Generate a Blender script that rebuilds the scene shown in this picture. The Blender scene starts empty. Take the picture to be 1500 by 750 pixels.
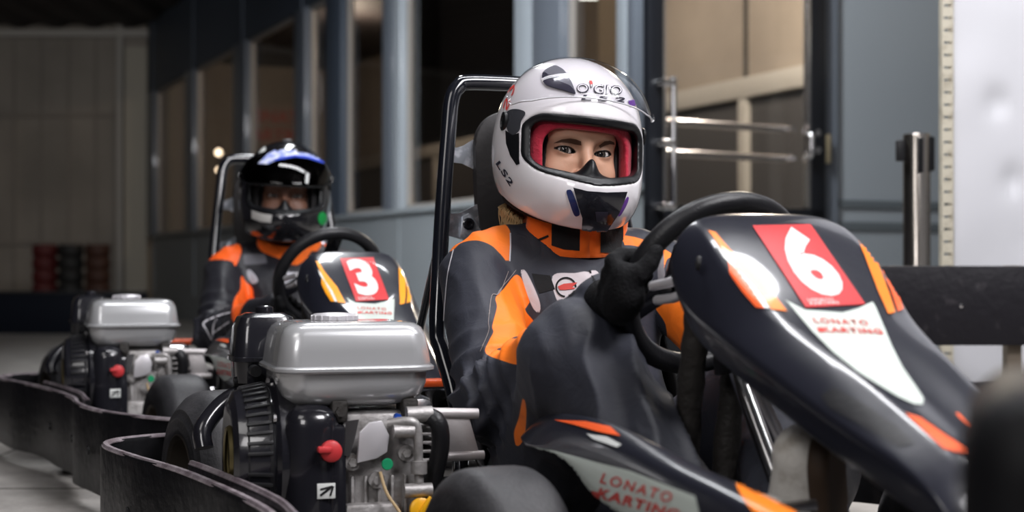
import bpy, bmesh, math, random
import numpy as np
from mathutils import Vector, Matrix, noise
from mathutils.bvhtree import BVHTree

random.seed(7)
SC = bpy.context.scene
COL = SC.collection
PI = math.pi

# ------------------------------------------------------------------ camera numbers
CAM_H = 0.49          # metres above the floor
FPX = 2200.0          # focal length in pixels of a 1500 wide frame
HZ = 395.0            # horizon row

# karts: origin on the floor under the rear axle, local +X forward, +Y driver's left
KART6 = (0.042, 2.64, 17.0)
KART3 = (-0.662, 4.20, 18.5)

def kart_matrix(k):
    ang = math.radians(k[2]) - PI / 2
    return Matrix.Translation((k[0], k[1], 0)) @ Matrix.Rotation(ang, 4, 'Z')

M6 = kart_matrix(KART6)
M3 = kart_matrix(KART3)

def ray(px, py):
    return Vector(((px - 750) / FPX, 1.0, (HZ - py) / FPX))

def at(px, py, Y):
    r = ray(px, py)
    return Vector((r.x * Y, Y, CAM_H + r.z * Y))

def to_px(M, p):
    w = M @ Vector(p)
    return 750 + w.x * FPX / w.y, HZ - (w.z - CAM_H) * FPX / w.y

# ------------------------------------------------------------------ materials
def mat(name, col, rough=0.5, metal=0.0, coat=0.0, bump=None, spec=0.35, var=None, emit=None, sheen=0.0, alpha=None):
    """bump=(scale, strength[, detail]); var=(scale, second colour, lo, hi)"""
    m = bpy.data.materials.new(name)
    m.use_nodes = True
    nt = m.node_tree
    b = nt.nodes['Principled BSDF']
    b.inputs['Base Color'].default_value = (*col, 1)
    b.inputs['Roughness'].default_value = rough
    b.inputs['Metallic'].default_value = metal
    b.inputs['Coat Weight'].default_value = coat
    b.inputs['Coat Roughness'].default_value = 0.05
    b.inputs['Specular IOR Level'].default_value = spec
    if sheen:
        b.inputs['Sheen Weight'].default_value = sheen
    tc = nt.nodes.new('ShaderNodeTexCoord')
    if var:
        n = nt.nodes.new('ShaderNodeTexNoise')
        n.inputs['Scale'].default_value = var[0]
        n.inputs['Detail'].default_value = 5
        nt.links.new(tc.outputs['Object'], n.inputs['Vector'])
        r = nt.nodes.new('ShaderNodeMapRange')
        r.inputs['From Min'].default_value = var[2]
        r.inputs['From Max'].default_value = var[3]
        nt.links.new(n.outputs['Fac'], r.inputs['Value'])
        mx = nt.nodes.new('ShaderNodeMixRGB')
        mx.inputs['Color1'].default_value = (*col, 1)
        mx.inputs['Color2'].default_value = (*var[1], 1)
        nt.links.new(r.outputs['Result'], mx.inputs['Fac'])
        nt.links.new(mx.outputs['Color'], b.inputs['Base Color'])
    if bump:
        n = nt.nodes.new('ShaderNodeTexNoise')
        n.inputs['Scale'].default_value = bump[0]
        n.inputs['Detail'].default_value = bump[2] if len(bump) > 2 else 4
        nt.links.new(tc.outputs['Object'], n.inputs['Vector'])
        bp = nt.nodes.new('ShaderNodeBump')
        bp.inputs['Strength'].default_value = bump[1]
        bp.inputs['Distance'].default_value = 0.01
        nt.links.new(n.outputs['Fac'], bp.inputs['Height'])
        nt.links.new(bp.outputs['Normal'], b.inputs['Normal'])
    if emit:
        b.inputs['Emission Color'].default_value = (*emit[0], 1)
        b.inputs['Emission Strength'].default_value = emit[1]
    return m

def glass_mat(name, tint, refl_rough=0.02, ior=1.45, trans_tint=None):
    """thin pane: tinted see-through plus a fresnel reflection"""
    m = bpy.data.materials.new(name)
    m.use_nodes = True
    nt = m.node_tree
    nt.nodes.remove(nt.nodes['Principled BSDF'])
    out = nt.nodes['Material Output']
    t = nt.nodes.new('ShaderNodeBsdfTransparent')
    t.inputs['Color'].default_value = (*tint, 1)
    g = nt.nodes.new('ShaderNodeBsdfGlossy')
    g.inputs['Roughness'].default_value = refl_rough
    f = nt.nodes.new('ShaderNodeFresnel')
    f.inputs['IOR'].default_value = ior
    mx = nt.nodes.new('ShaderNodeMixShader')
    ge = nt.nodes.new('ShaderNodeNewGeometry')
    iv = nt.nodes.new('ShaderNodeMath'); iv.operation = 'SUBTRACT'; iv.inputs[0].default_value = 1.0
    nt.links.new(ge.outputs['Backfacing'], iv.inputs[1])
    mu = nt.nodes.new('ShaderNodeMath'); mu.operation = 'MULTIPLY'
    nt.links.new(f.outputs['Fac'], mu.inputs[0]); nt.links.new(iv.outputs[0], mu.inputs[1])
    nt.links.new(mu.outputs[0], mx.inputs['Fac'])
    nt.links.new(t.outputs['BSDF'], mx.inputs[1])
    nt.links.new(g.outputs['BSDF'], mx.inputs[2])
    nt.links.new(mx.outputs['Shader'], out.inputs['Surface'])
    return m

def attr_mat(name, base, layers, rough=0.8, bump=None, sheen=0.0, coat=0.0, spec=0.4, var=None):
    """layers: [(attribute, colour, threshold)] painted where attribute > threshold (cloth panels and piping)"""
    m = mat(name, base, rough, bump=bump, sheen=sheen, coat=coat, spec=spec, var=var)
    nt = m.node_tree
    b = nt.nodes['Principled BSDF']
    if b.inputs['Base Color'].is_linked:
        cur = b.inputs['Base Color'].links[0].from_socket
    else:
        rgb = nt.nodes.new('ShaderNodeRGB')
        rgb.outputs[0].default_value = (*base, 1)
        cur = rgb.outputs[0]
    for an, colr, soft in layers:
        a = nt.nodes.new('ShaderNodeAttribute')
        a.attribute_name = an
        r = nt.nodes.new('ShaderNodeMapRange')
        r.inputs['From Min'].default_value = -soft
        r.inputs['From Max'].default_value = soft
        nt.links.new(a.outputs['Fac'], r.inputs['Value'])
        mx = nt.nodes.new('ShaderNodeMixRGB')
        mx.inputs['Color2'].default_value = (*colr, 1)
        nt.links.new(r.outputs['Result'], mx.inputs['Fac'])
        nt.links.new(cur, mx.inputs['Color1'])
        cur = mx.outputs['Color']
    nt.links.new(cur, b.inputs['Base Color'])
    return m

# ------------------------------------------------------------------ object helpers
def tag(o, label=None, cat=None, group=None, kind=None):
    if label: o['label'] = label
    if cat: o['category'] = cat
    if group: o['group'] = group
    if kind: o['kind'] = kind
    return o

def empty(name, M=None):
    o = bpy.data.objects.new(name, None)
    COL.objects.link(o)
    o.empty_display_size = 0.1
    if M is not None:
        o.matrix_world = M
    return o

def obj_from(name, verts, faces, m, parent=None, smooth=True, mats=None, fmat=None):
    me = bpy.data.meshes.new(name)
    me.from_pydata([tuple(v) for v in verts], [], [tuple(int(i) for i in f) for f in faces])
    for mm in ([m] if mats is None else mats):
        me.materials.append(mm)
    if fmat is not None:
        me.polygons.foreach_set('material_index', fmat)
    if smooth:
        me.polygons.foreach_set('use_smooth', [True] * len(me.polygons))
    me.update()
    o = bpy.data.objects.new(name, me)
    COL.objects.link(o)
    if parent: o.parent = parent
    return o

class MB:
    """collects shapes into ONE mesh"""
    def __init__(self):
        self.bm = bmesh.new()

    def _xf(self, vs, M):
        if M is not None:
            for v in vs: v.co = M @ v.co

    def box(self, c, s, bevel=0.0, rot=None, seg=2, taper=None):
        r = bmesh.ops.create_cube(self.bm, size=1.0)
        vs = r['verts']
        for v in vs:
            v.co = Vector((v.co.x * s[0], v.co.y * s[1], v.co.z * s[2]))
            if taper and v.co.z > 0:
                v.co.x *= taper[0]; v.co.y *= taper[1]
        if bevel > 0:
            es = list({e for v in vs for e in v.link_edges})
            rr = bmesh.ops.bevel(self.bm, geom=es, offset=bevel, segments=seg, affect='EDGES', profile=0.5)
            vs = list({v for f in rr['faces'] for v in f.verts} | {v for v in vs if v.is_valid})
        M = Matrix.Translation(c)
        if rot is not None:
            M = M @ (rot if isinstance(rot, Matrix) else Matrix.Rotation(rot[1], 4, rot[0]))
        self._xf(vs, M)
        return self

    def bar(self, a, b, w, h, bevel=0.0, up=(0, 0, 1)):
        """rectangular bar from a to b"""
        a, b = Vector(a), Vector(b)
        d = (b - a); L = d.length; x = d.normalized()
        y = Vector(up).cross(x)
        if y.length < 1e-4: y = Vector((0, 1, 0))
        y.normalize(); z = x.cross(y)
        M = Matrix((x, y, z)).transposed().to_4x4()
        return self.box((a + b) / 2, (L, w, h), bevel, rot=M)

    def tube(self, pts, r, n=12, closed=False, cap=True):
        pts = [Vector(p) for p in pts]
        N = len(pts)
        rs = r if isinstance(r, (list, tuple)) else [r] * N
        rings = []
        prev = None
        for i, p in enumerate(pts):
            if closed:
                t = pts[(i + 1) % N] - pts[i - 1]
            else:
                t = pts[min(i + 1, N - 1)] - pts[max(i - 1, 0)]
            t.normalize()
            if prev is None:
                up = Vector((0, 0, 1)) if abs(t.z) < 0.9 else Vector((1, 0, 0))
                a = up.cross(t).normalized()
            else:
                a = (prev - t * prev.dot(t)).normalized()
            prev = a
            b = t.cross(a)
            rings.append([self.bm.verts.new(p + (a * math.cos(k * 2 * PI / n) + b * math.sin(k * 2 * PI / n)) * rs[i]) for k in range(n)])
        for i in range(N if closed else N - 1):
            A, B = rings[i], rings[(i + 1) % N]
            off = 0
            if closed and i == N - 1:
                best = min(range(n), key=lambda s: sum((A[k].co - B[(k + s) % n].co).length for k in range(0, n, 3)))
                off = best
            for k in range(n):
                self.bm.faces.new((A[k], A[(k + 1) % n], B[(k + 1 + off) % n], B[(k + off) % n]))
        if cap and not closed:
            self.bm.faces.new(rings[0][::-1]); self.bm.faces.new(rings[-1])
        return self

    def cyl(self, a, b, r0, r1=None, n=24):
        return self.tube([a, b], [r0, r0 if r1 is None else r1], n)

    def lathe(self, prof, o=(0, 0, 0), axis=(0, 0, 1), n=40, a0=0, a1=2 * PI):
        """prof: [(r, h)] round axis through o"""
        z = Vector(axis).normalized()
        x = (Vector((1, 0, 0)) if abs(z.x) < 0.9 else Vector((0, 1, 0)))
        x = (x - z * x.dot(z)).normalized(); y = z.cross(x)
        o = Vector(o)
        full = abs(a1 - a0 - 2 * PI) < 1e-6
        cnt = n if full else n + 1
        rings = []
        for r, h in prof:
            if r < 1e-6:
                rings.append([self.bm.verts.new(o + z * h)] * cnt)
            else:
                rings.append([self.bm.verts.new(o + z * h + (x * math.cos(a0 + (a1 - a0) * k / n) + y * math.sin(a0 + (a1 - a0) * k / n)) * r) for k in range(cnt)])
        for A, B in zip(rings[:-1], rings[1:]):
            for k in range(n):
                k2 = (k + 1) % cnt
                q = []
                for v in (A[k], A[k2], B[k2], B[k]):
                    if v not in q: q.append(v)
                if len(q) >= 3:
                    try: self.bm.faces.new(q)
                    except ValueError: pass
        return self

    def prism(self, poly, vec, bevel=0.0):
        """3-D polygon extruded along vec"""
        vec = Vector(vec)
        A = [self.bm.verts.new(Vector(p)) for p in poly]
        B = [self.bm.verts.new(Vector(p) + vec) for p in poly]
        n = len(A)
        fs = [self.bm.faces.new(A[::-1]), self.bm.faces.new(B)]
        for i in range(n):
            fs.append(self.bm.faces.new((A[i], A[(i + 1) % n], B[(i + 1) % n], B[i])))
        if bevel:
            es = list({e for f in fs for e in f.edges})
            bmesh.ops.bevel(self.bm, geom=es, offset=bevel, segments=2, affect='EDGES', profile=0.5)
        return self

    def grid(self, rows, close_u=False):
        """rows of points -> quads"""
        R = [[self.bm.verts.new(Vector(p)) for p in row] for row in rows]
        for A, B in zip(R[:-1], R[1:]):
            n = len(A)
            for k in range(n if close_u else n - 1):
                self.bm.faces.new((A[k], A[(k + 1) % n], B[(k + 1) % n], B[k]))
        return self

    def build(self, name, m, parent=None, smooth=True, auto=math.radians(38), sub=0, solid=0.0):
        bmesh.ops.recalc_face_normals(self.bm, faces=self.bm.faces)
        me = bpy.data.meshes.new(name)
        self.bm.to_mesh(me); self.bm.free()
        me.materials.append(m)
        if smooth:
            me.polygons.foreach_set('use_smooth', [True] * len(me.polygons))
            if auto and not sub:
                me.set_sharp_from_angle(angle=auto)
        me.update()
        o = bpy.data.objects.new(name, me)
        COL.objects.link(o)
        if parent: o.parent = parent
        if solid:
            md = o.modifiers.new('solid', 'SOLIDIFY'); md.thickness = solid; md.offset = -1
        if sub:
            md = o.modifiers.new('sub', 'SUBSURF'); md.levels = sub; md.render_levels = sub
        return o

def smooth_path(pts, n=6, closed=False):
    """Catmull-Rom through the points"""
    P = [Vector(p) for p in pts]
    out = []
    N = len(P)
    for i in range(N if closed else N - 1):
        g = (lambda j: P[j % N]) if closed else (lambda j: P[max(0, min(N - 1, j))])
        p0, p1, p2, p3 = g(i - 1), g(i), g(i + 1), g(i + 2)
        for k in range(n):
            t = k / n
            out.append(0.5 * ((2 * p1) + (p2 - p0) * t + (2 * p0 - 5 * p1 + 4 * p2 - p3) * t * t + (3 * p1 - p0 - 3 * p2 + p3) * t ** 3))
    if not closed: out.append(P[-1])
    return out

def eval_mesh(o):
    dg = bpy.context.evaluated_depsgraph_get()
    dg.update()
    return bpy.data.meshes.new_from_object(o.evaluated_get(dg))

def bvh_of(o):
    me = eval_mesh(o)
    vs = [v.co.copy() for v in me.vertices]
    fs = [tuple(p.vertices) for p in me.polygons]
    bpy.data.meshes.remove(me)
    return BVHTree.FromPolygons(vs, fs)

def text_mesh2d(body, bold=0.0, shear=0.0, space=1.0, lines=None):
    """outline of a text as 2-D triangles, scaled to a unit-high box: returns bmesh (x 0..aspect, y 0..1), aspect"""
    cu = bpy.data.curves.new('lettering_source', 'FONT')
    cu.body = body; cu.size = 1.0; cu.offset = bold; cu.shear = shear; cu.space_character = space
    cu.resolution_u = 4; cu.fill_mode = 'BOTH' if hasattr(cu, 'fill_mode') else 'FULL'
    cu.align_x = 'LEFT'
    cu.space_line = 0.85
    o = bpy.data.objects.new('lettering_source', cu)
    COL.objects.link(o)
    me = eval_mesh(o)
    bm = bmesh.new(); bm.from_mesh(me)
    bpy.data.meshes.remove(me)
    bpy.data.objects.remove(o); bpy.data.curves.remove(cu)
    xs = [v.co.x for v in bm.verts]; ys = [v.co.y for v in bm.verts]
    x0, y0, h = min(xs), min(ys), max(ys) - min(ys)
    for v in bm.verts:
        v.co = Vector(((v.co.x - x0) / h, (v.co.y - y0) / h, 0))
    return bm, (max(xs) - x0) / h

def poly_mesh2d(pts):
    bm = bmesh.new()
    vs = [bm.verts.new((p[0], p[1], 0)) for p in pts]
    bm.faces.new(vs)
    bmesh.ops.triangulate(bm, faces=bm.faces)
    return bm

def refine(bm, maxlen, passes=5):
    for _ in range(passes):
        es = [e for e in bm.edges if e.calc_length() > maxlen]
        if not es: break
        bmesh.ops.subdivide_edges(bm, edges=es, cuts=1, use_grid_fill=False)
        bmesh.ops.triangulate(bm, faces=[f for f in bm.faces if len(f.verts) > 3])
    return bm

def stick(bm, place, bvh, off, name, m, parent, thick=0.0006):
    """lays flat lettering or a sticker (2-D bm) on a surface: place(x, y) -> (origin, direction) of the ray that finds the surface"""
    ok = {}
    for v in bm.verts:
        o, d = place(v.co.x, v.co.y)
        hit = bvh.ray_cast(o, d)
        if hit[0] is None:
            ok[v] = None
        else:
            n = hit[1]
            if n.dot(d) > 0: n = -n
            ok[v] = hit[0] + n * off
    dead = [v for v, p in ok.items() if p is None]
    for v, p in ok.items():
        if p is not None: v.co = p
    if dead:
        bmesh.ops.delete(bm, geom=dead, context='VERTS')
    torn = [f for f in bm.faces if max(e.calc_length() for e in f.edges) > 0.03]
    if torn: bmesh.ops.delete(bm, geom=torn, context='FACES')
    me = bpy.data.meshes.new(name)
    bmesh.ops.recalc_face_normals(bm, faces=bm.faces)
    bm.to_mesh(me); bm.free()
    me.materials.append(m)
    me.polygons.foreach_set('use_smooth', [True] * len(me.polygons))
    o = bpy.data.objects.new(name, me)
    COL.objects.link(o); o.parent = parent
    return o

def sight(M):
    """ray maker in a kart's own space: photo pixel -> (origin, direction)"""
    Mi = M.inverted()
    o = Mi @ Vector((0, 0, CAM_H))
    R = Mi.to_3x3()
    return lambda px, py: (o, (R @ ray(px, py)).normalized())

def sticker_px(pts, bvh, M, off, name, m, parent, res=6):
    s = sight(M)
    return stick(refine(poly_mesh2d(pts), res), s, bvh, off, name, m, parent)

def text_px(body, org, right, up, bvh, M, off, name, m, parent, bold=0.0, shear=0.0, space=1.0, res=8, fit=True):
    """text whose box starts at pixel org, with the pixel vectors right (whole width) and up (whole height)"""
    bm, asp = text_mesh2d(body, bold, shear, space)
    for v in bm.verts:
        a, b = v.co.x / asp, v.co.y
        v.co = Vector((org[0] + right[0] * a + up[0] * b, org[1] + right[1] * a + up[1] * b, 0))
    refine(bm, res, 3)
    return stick(bm, sight(M), bvh, off, name, m, parent)

# ------------------------------------------------------------------ implicit surfaces (smooth bodies, helmets, gloves)
def vlen(x, y, z): return np.sqrt(x * x + y * y + z * z)

def cone(P, a, b, ra, rb):
    a = np.array(a, float); b = np.array(b, float)
    ba = b - a
    px, py, pz = P[0] - a[0], P[1] - a[1], P[2] - a[2]
    h = np.clip((px * ba[0] + py * ba[1] + pz * ba[2]) / max(ba @ ba, 1e-9), 0, 1)
    return vlen(px - ba[0] * h, py - ba[1] * h, pz - ba[2] * h) - (ra + (rb - ra) * h)

def chain(P, pts, rs, k=0.0):
    d = None
    for i in range(len(pts) - 1):
        c = cone(P, pts[i], pts[i + 1], rs[i], rs[i + 1])
        d = c if d is None else (np.minimum(d, c) if k == 0 else smin(d, c, k))
    return d

def ell(P, c, r):
    x, y, z = P[0] - c[0], P[1] - c[1], P[2] - c[2]
    k0 = vlen(x / r[0], y / r[1], z / r[2])
    k1 = vlen(x / r[0] ** 2, y / r[1] ** 2, z / r[2] ** 2)
    return k0 * (k0 - 1.0) / np.maximum(k1, 1e-6)

def rbox(P, c, h, r):
    qx, qy, qz = abs(P[0] - c[0]) - h[0] + r, abs(P[1] - c[1]) - h[1] + r, abs(P[2] - c[2]) - h[2] + r
    return vlen(np.maximum(qx, 0), np.maximum(qy, 0), np.maximum(qz, 0)) + np.minimum(np.maximum(qx, np.maximum(qy, qz)), 0) - r

def smin(a, b, k):
    h = np.clip(0.5 + 0.5 * (b - a) / k, 0, 1)
    return b + (a - b) * h - k * h * (1 - h)

def smax(a, b, k): return -smin(-a, -b, k)

def nets(fn, lo, hi, h):
    """naive surface nets: (verts, quads)"""
    ax = [np.arange(lo[i], hi[i] + h, h) for i in range(3)]
    X, Y, Z = np.meshgrid(*ax, indexing='ij')
    V = fn((X, Y, Z))
    ins = V < 0
    nx, ny, nz = V.shape
    S = np.zeros((nx - 1, ny - 1, nz - 1, 3)); C = np.zeros((nx - 1, ny - 1, nz - 1))
    corners = [(i, j, k) for i in (0, 1) for j in (0, 1) for k in (0, 1)]
    def sub(A, c): return A[c[0]:nx - 1 + c[0], c[1]:ny - 1 + c[1], c[2]:nz - 1 + c[2]]
    for c in corners:
        for a in range(3):
            if c[a] == 0:
                d = list(c); d[a] = 1
                v0, v1 = sub(V, c), sub(V, d)
                cr = (v0 < 0) != (v1 < 0)
                t = np.where(cr, v0 / np.where(cr, v0 - v1, 1), 0)
                for q in range(3):
                    S[..., q] += np.where(cr, c[q] + (t if q == a else 0), 0)
                C += cr
    act = C > 0
    idx = -np.ones(act.shape, int)
    idx[act] = np.arange(act.sum())
    I = np.argwhere(act)
    pos = np.array(lo) + (I + S[act] / C[act][:, None]) * h
    quads = []
    # x edges
    cr = ins[:-1, 1:-1, 1:-1] != ins[1:, 1:-1, 1:-1]
    e = np.argwhere(cr); s = ins[:-1, 1:-1, 1:-1][cr]
    i, j, k = e[:, 0], e[:, 1] + 1, e[:, 2] + 1
    q = np.stack([idx[i, j - 1, k - 1], idx[i, j, k - 1], idx[i, j, k], idx[i, j - 1, k]], 1)
    q[~s] = q[~s][:, ::-1]; quads.append(q)
    cr = ins[1:-1, :-1, 1:-1] != ins[1:-1, 1:, 1:-1]
    e = np.argwhere(cr); s = ins[1:-1, :-1, 1:-1][cr]
    i, j, k = e[:, 0] + 1, e[:, 1], e[:, 2] + 1
    q = np.stack([idx[i - 1, j, k - 1], idx[i - 1, j, k], idx[i, j, k], idx[i, j, k - 1]], 1)
    q[~s] = q[~s][:, ::-1]; quads.append(q)
    cr = ins[1:-1, 1:-1, :-1] != ins[1:-1, 1:-1, 1:]
    e = np.argwhere(cr); s = ins[1:-1, 1:-1, :-1][cr]
    i, j, k = e[:, 0] + 1, e[:, 1] + 1, e[:, 2]
    q = np.stack([idx[i - 1, j - 1, k], idx[i, j - 1, k], idx[i, j, k], idx[i - 1, j, k]], 1)
    q[~s] = q[~s][:, ::-1]; quads.append(q)
    quads = np.concatenate(quads)
    return pos, quads

def relax(pos, quads, it=2, lam=0.5):
    n = len(pos)
    for _ in range(it):
        acc = np.zeros_like(pos); cnt = np.zeros(n)
        for a, b in ((0, 1), (1, 2), (2, 3), (3, 0)):
            np.add.at(acc, quads[:, a], pos[quads[:, b]]); np.add.at(cnt, quads[:, a], 1)
            np.add.at(acc, quads[:, b], pos[quads[:, a]]); np.add.at(cnt, quads[:, b], 1)
        pos = pos + lam * (acc / np.maximum(cnt, 1)[:, None] - pos)
    return pos

def vnormals(pos, quads):
    n = np.cross(pos[quads[:, 2]] - pos[quads[:, 0]], pos[quads[:, 3]] - pos[quads[:, 1]])
    N = np.zeros_like(pos)
    for a in range(4): np.add.at(N, quads[:, a], n)
    return N / np.maximum(np.linalg.norm(N, axis=1), 1e-12)[:, None]

def implicit(name, fn, lo, hi, h, m, parent=None, it=2, disp=None, attrs=None, M=None, prune=None):
    """fn in its own frame; M moves the finished mesh; disp(pos, normals) -> metres; attrs: {name: fn(pos, normals)}"""
    pos, q = nets(fn, lo, hi, h)
    pos = relax(pos, q, it)
    N = vnormals(pos, q)
    if M is not None:
        A = np.array(M)
        pos = pos @ A[:3, :3].T + A[:3, 3]
        N = N @ A[:3, :3].T
    if disp is not None:
        pos = pos + N * disp(pos, N)[:, None]
    o = obj_from(name, pos, q, m, parent)
    if attrs:
        for k, f in attrs.items():
            a = o.data.attributes.new(k, 'FLOAT', 'POINT')
            a.data.foreach_set('value', np.asarray(f(pos, N), dtype=np.float32))
    return o

def poly_sd(px, py, poly):
    """signed distance to a polygon, positive inside (numpy)"""
    poly = np.array(poly, float)
    d = np.full(px.shape, 1e9); inside = np.zeros(px.shape, bool)
    n = len(poly)
    for i in range(n):
        ax, ay = poly[i]; bx, by = poly[(i + 1) % n]
        ex, ey = bx - ax, by - ay
        wx, wy = px - ax, py - ay
        t = np.clip((wx * ex + wy * ey) / (ex * ex + ey * ey), 0, 1)
        d = np.minimum(d, np.hypot(wx - ex * t, wy - ey * t))
        c = ((ay > py) != (by > py)) & (px < (bx - ax) * (py - ay) / (by - ay + 1e-12) + ax)
        inside ^= c
    return np.where(inside, d, -d)

def seen_px(pos, M):
    A = np.array(M)
    w = pos @ A[:3, :3].T + A[:3, 3]
    return 750 + w[:, 0] * FPX / w[:, 1], HZ - (w[:, 2] - CAM_H) * FPX / w[:, 1]

def facing(pos, N, M):
    c = np.array(M.inverted() @ Vector((0, 0, CAM_H)))
    v = c - pos
    v /= np.linalg.norm(v, axis=1)[:, None]
    return (v * N).sum(1)
# ------------------------------------------------------------------ shared materials
BLACKPL = mat('black_gloss_plastic', (0.012, 0.012, 0.016), 0.22, coat=0.6, bump=(60, 0.03))
BLACKSAT = mat('black_satin_plastic', (0.014, 0.014, 0.016), 0.42, bump=(120, 0.06))
FAIRING = mat('dark_fairing_plastic', (0.017, 0.018, 0.027), 0.28, coat=0.5, bump=(25, 0.05))
RUBBER = mat('slick_tyre_rubber', (0.026, 0.026, 0.029), 0.5, spec=0.4, bump=(180, 0.12), var=(14, (0.060, 0.058, 0.062), 0.42, 0.75))
RIM = mat('wheel_alloy', (0.16, 0.14, 0.12), 0.42, metal=0.9)
ALU = mat('cast_aluminium', (0.40, 0.385, 0.38), 0.5, metal=0.6, bump=(140, 0.15), var=(35, (0.14, 0.13, 0.12), 0.5, 0.75))
PALEALU = mat('pale_cast_bracket', (0.50, 0.47, 0.47), 0.5, metal=0.4, bump=(60, 0.1))
STEEL = mat('bright_steel', (0.62, 0.61, 0.62), 0.22, metal=1.0)
GALV = mat('galvanised_plate', (0.42, 0.45, 0.50), 0.35, metal=0.85, var=(60, (0.75, 0.78, 0.84), 0.45, 0.62))
PIN = mat('dull_zinc', (0.74, 0.72, 0.75), 0.38, metal=0.55)
CHROME = mat('chrome', (0.8, 0.8, 0.82), 0.07, metal=1.0)
TANK = mat('silver_tank_paint', (0.46, 0.465, 0.475), 0.27, metal=0.35, coat=0.8, bump=(15, 0.02))
TUBEBLK = mat('black_painted_tube', (0.008, 0.009, 0.013), 0.13, coat=0.8)
BELT = mat('scuffed_black_belt', (0.006, 0.006, 0.007), 0.34, spec=0.25, bump=(45, 0.16), var=(22, (0.018, 0.016, 0.017), 0.55, 0.8))
BELTEDGE = mat('worn_belt_edge', (0.16, 0.13, 0.145), 0.35, bump=(80, 0.2), var=(30, (0.33, 0.29, 0.31), 0.4, 0.7))
SEATM = mat('grey_seat_shell', (0.028, 0.026, 0.027), 0.55, bump=(90, 0.08))
REDKNOB = mat('red_plastic', (0.56, 0.04, 0.045), 0.45)
YELLOW = mat('yellow_plastic', (0.85, 0.42, 0.01), 0.35)
PLATERED = mat('red_plate', (0.62, 0.035, 0.04), 0.4, coat=0.2)
WHITEVIN = mat('white_vinyl', (0.70, 0.72, 0.70), 0.4, coat=0.2)
PALEVIN = mat('pale_green_white_vinyl', (0.58, 0.64, 0.59), 0.4, coat=0.2)
ORANGEV = mat('orange_vinyl', (1.0, 0.24, 0.012), 0.35, coat=0.3)
REDORANGE = mat('red_orange_vinyl', (0.95, 0.13, 0.03), 0.35, coat=0.3)
REDINK = mat('red_lettering', (0.62, 0.05, 0.04), 0.4)
TAPE = mat('dark_cloth_tape', (0.03, 0.027, 0.025), 0.6, bump=(70, 0.4))
RUBGRIP = mat('steering_grip', (0.012, 0.012, 0.014), 0.38, bump=(300, 0.1))
CABLE = mat('tan_cable', (0.5, 0.36, 0.2), 0.5)
GREEN = mat('green_paint_dot', (0.01, 0.28, 0.12), 0.5)
BRONZE = mat('dull_bronze', (0.16, 0.13, 0.06), 0.4, metal=0.8)

Mi6 = M6.inverted()
def loc6(px, py, Y): return Mi6 @ at(px, py, Y)
def on_v(px, py, v):
    """point of kart space seen at a pixel on the plane y = v"""
    o, d = sight(M6)(px, py)
    return o + d * ((v - o.y) / d.y)

def rrect(cx, cy, hx, hy, r, z, n=6):
    out = []
    for sx, sy, a0 in ((1, 1, 0), (-1, 1, 90), (-1, -1, 180), (1, -1, 270)):
        for k in range(n + 1):
            a = math.radians(a0 + 90 * k / n)
            out.append((cx + sx * (hx - r) + r * math.cos(a), cy + sy * (hy - r) + r * math.sin(a), z))
    return out

def stack_rr(levels, c, n=6):
    """levels: (z, hx, hy, r) lofted, capped"""
    mb = MB()
    mb.grid([rrect(c[0], c[1], hx, hy, min(r, hx, hy), z, n) for z, hx, hy, r in levels], close_u=True)
    mb.bm.verts.ensure_lookup_table()
    k = 4 * (n + 1)
    vs = list(mb.bm.verts)
    mb.bm.faces.new(vs[:k][::-1]); mb.bm.faces.new(vs[-k:])
    return mb

def wheel_frame():
    tl = math.radians(30); yw = math.radians(8)
    up = Vector((math.sin(tl) * math.cos(yw), math.sin(tl) * math.sin(yw), math.cos(tl))); lf = Vector((-math.sin(yw), math.cos(yw), 0))
    return Vector((0.74, 0.0, 0.470)), up, lf, up.cross(lf) * -1

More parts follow.
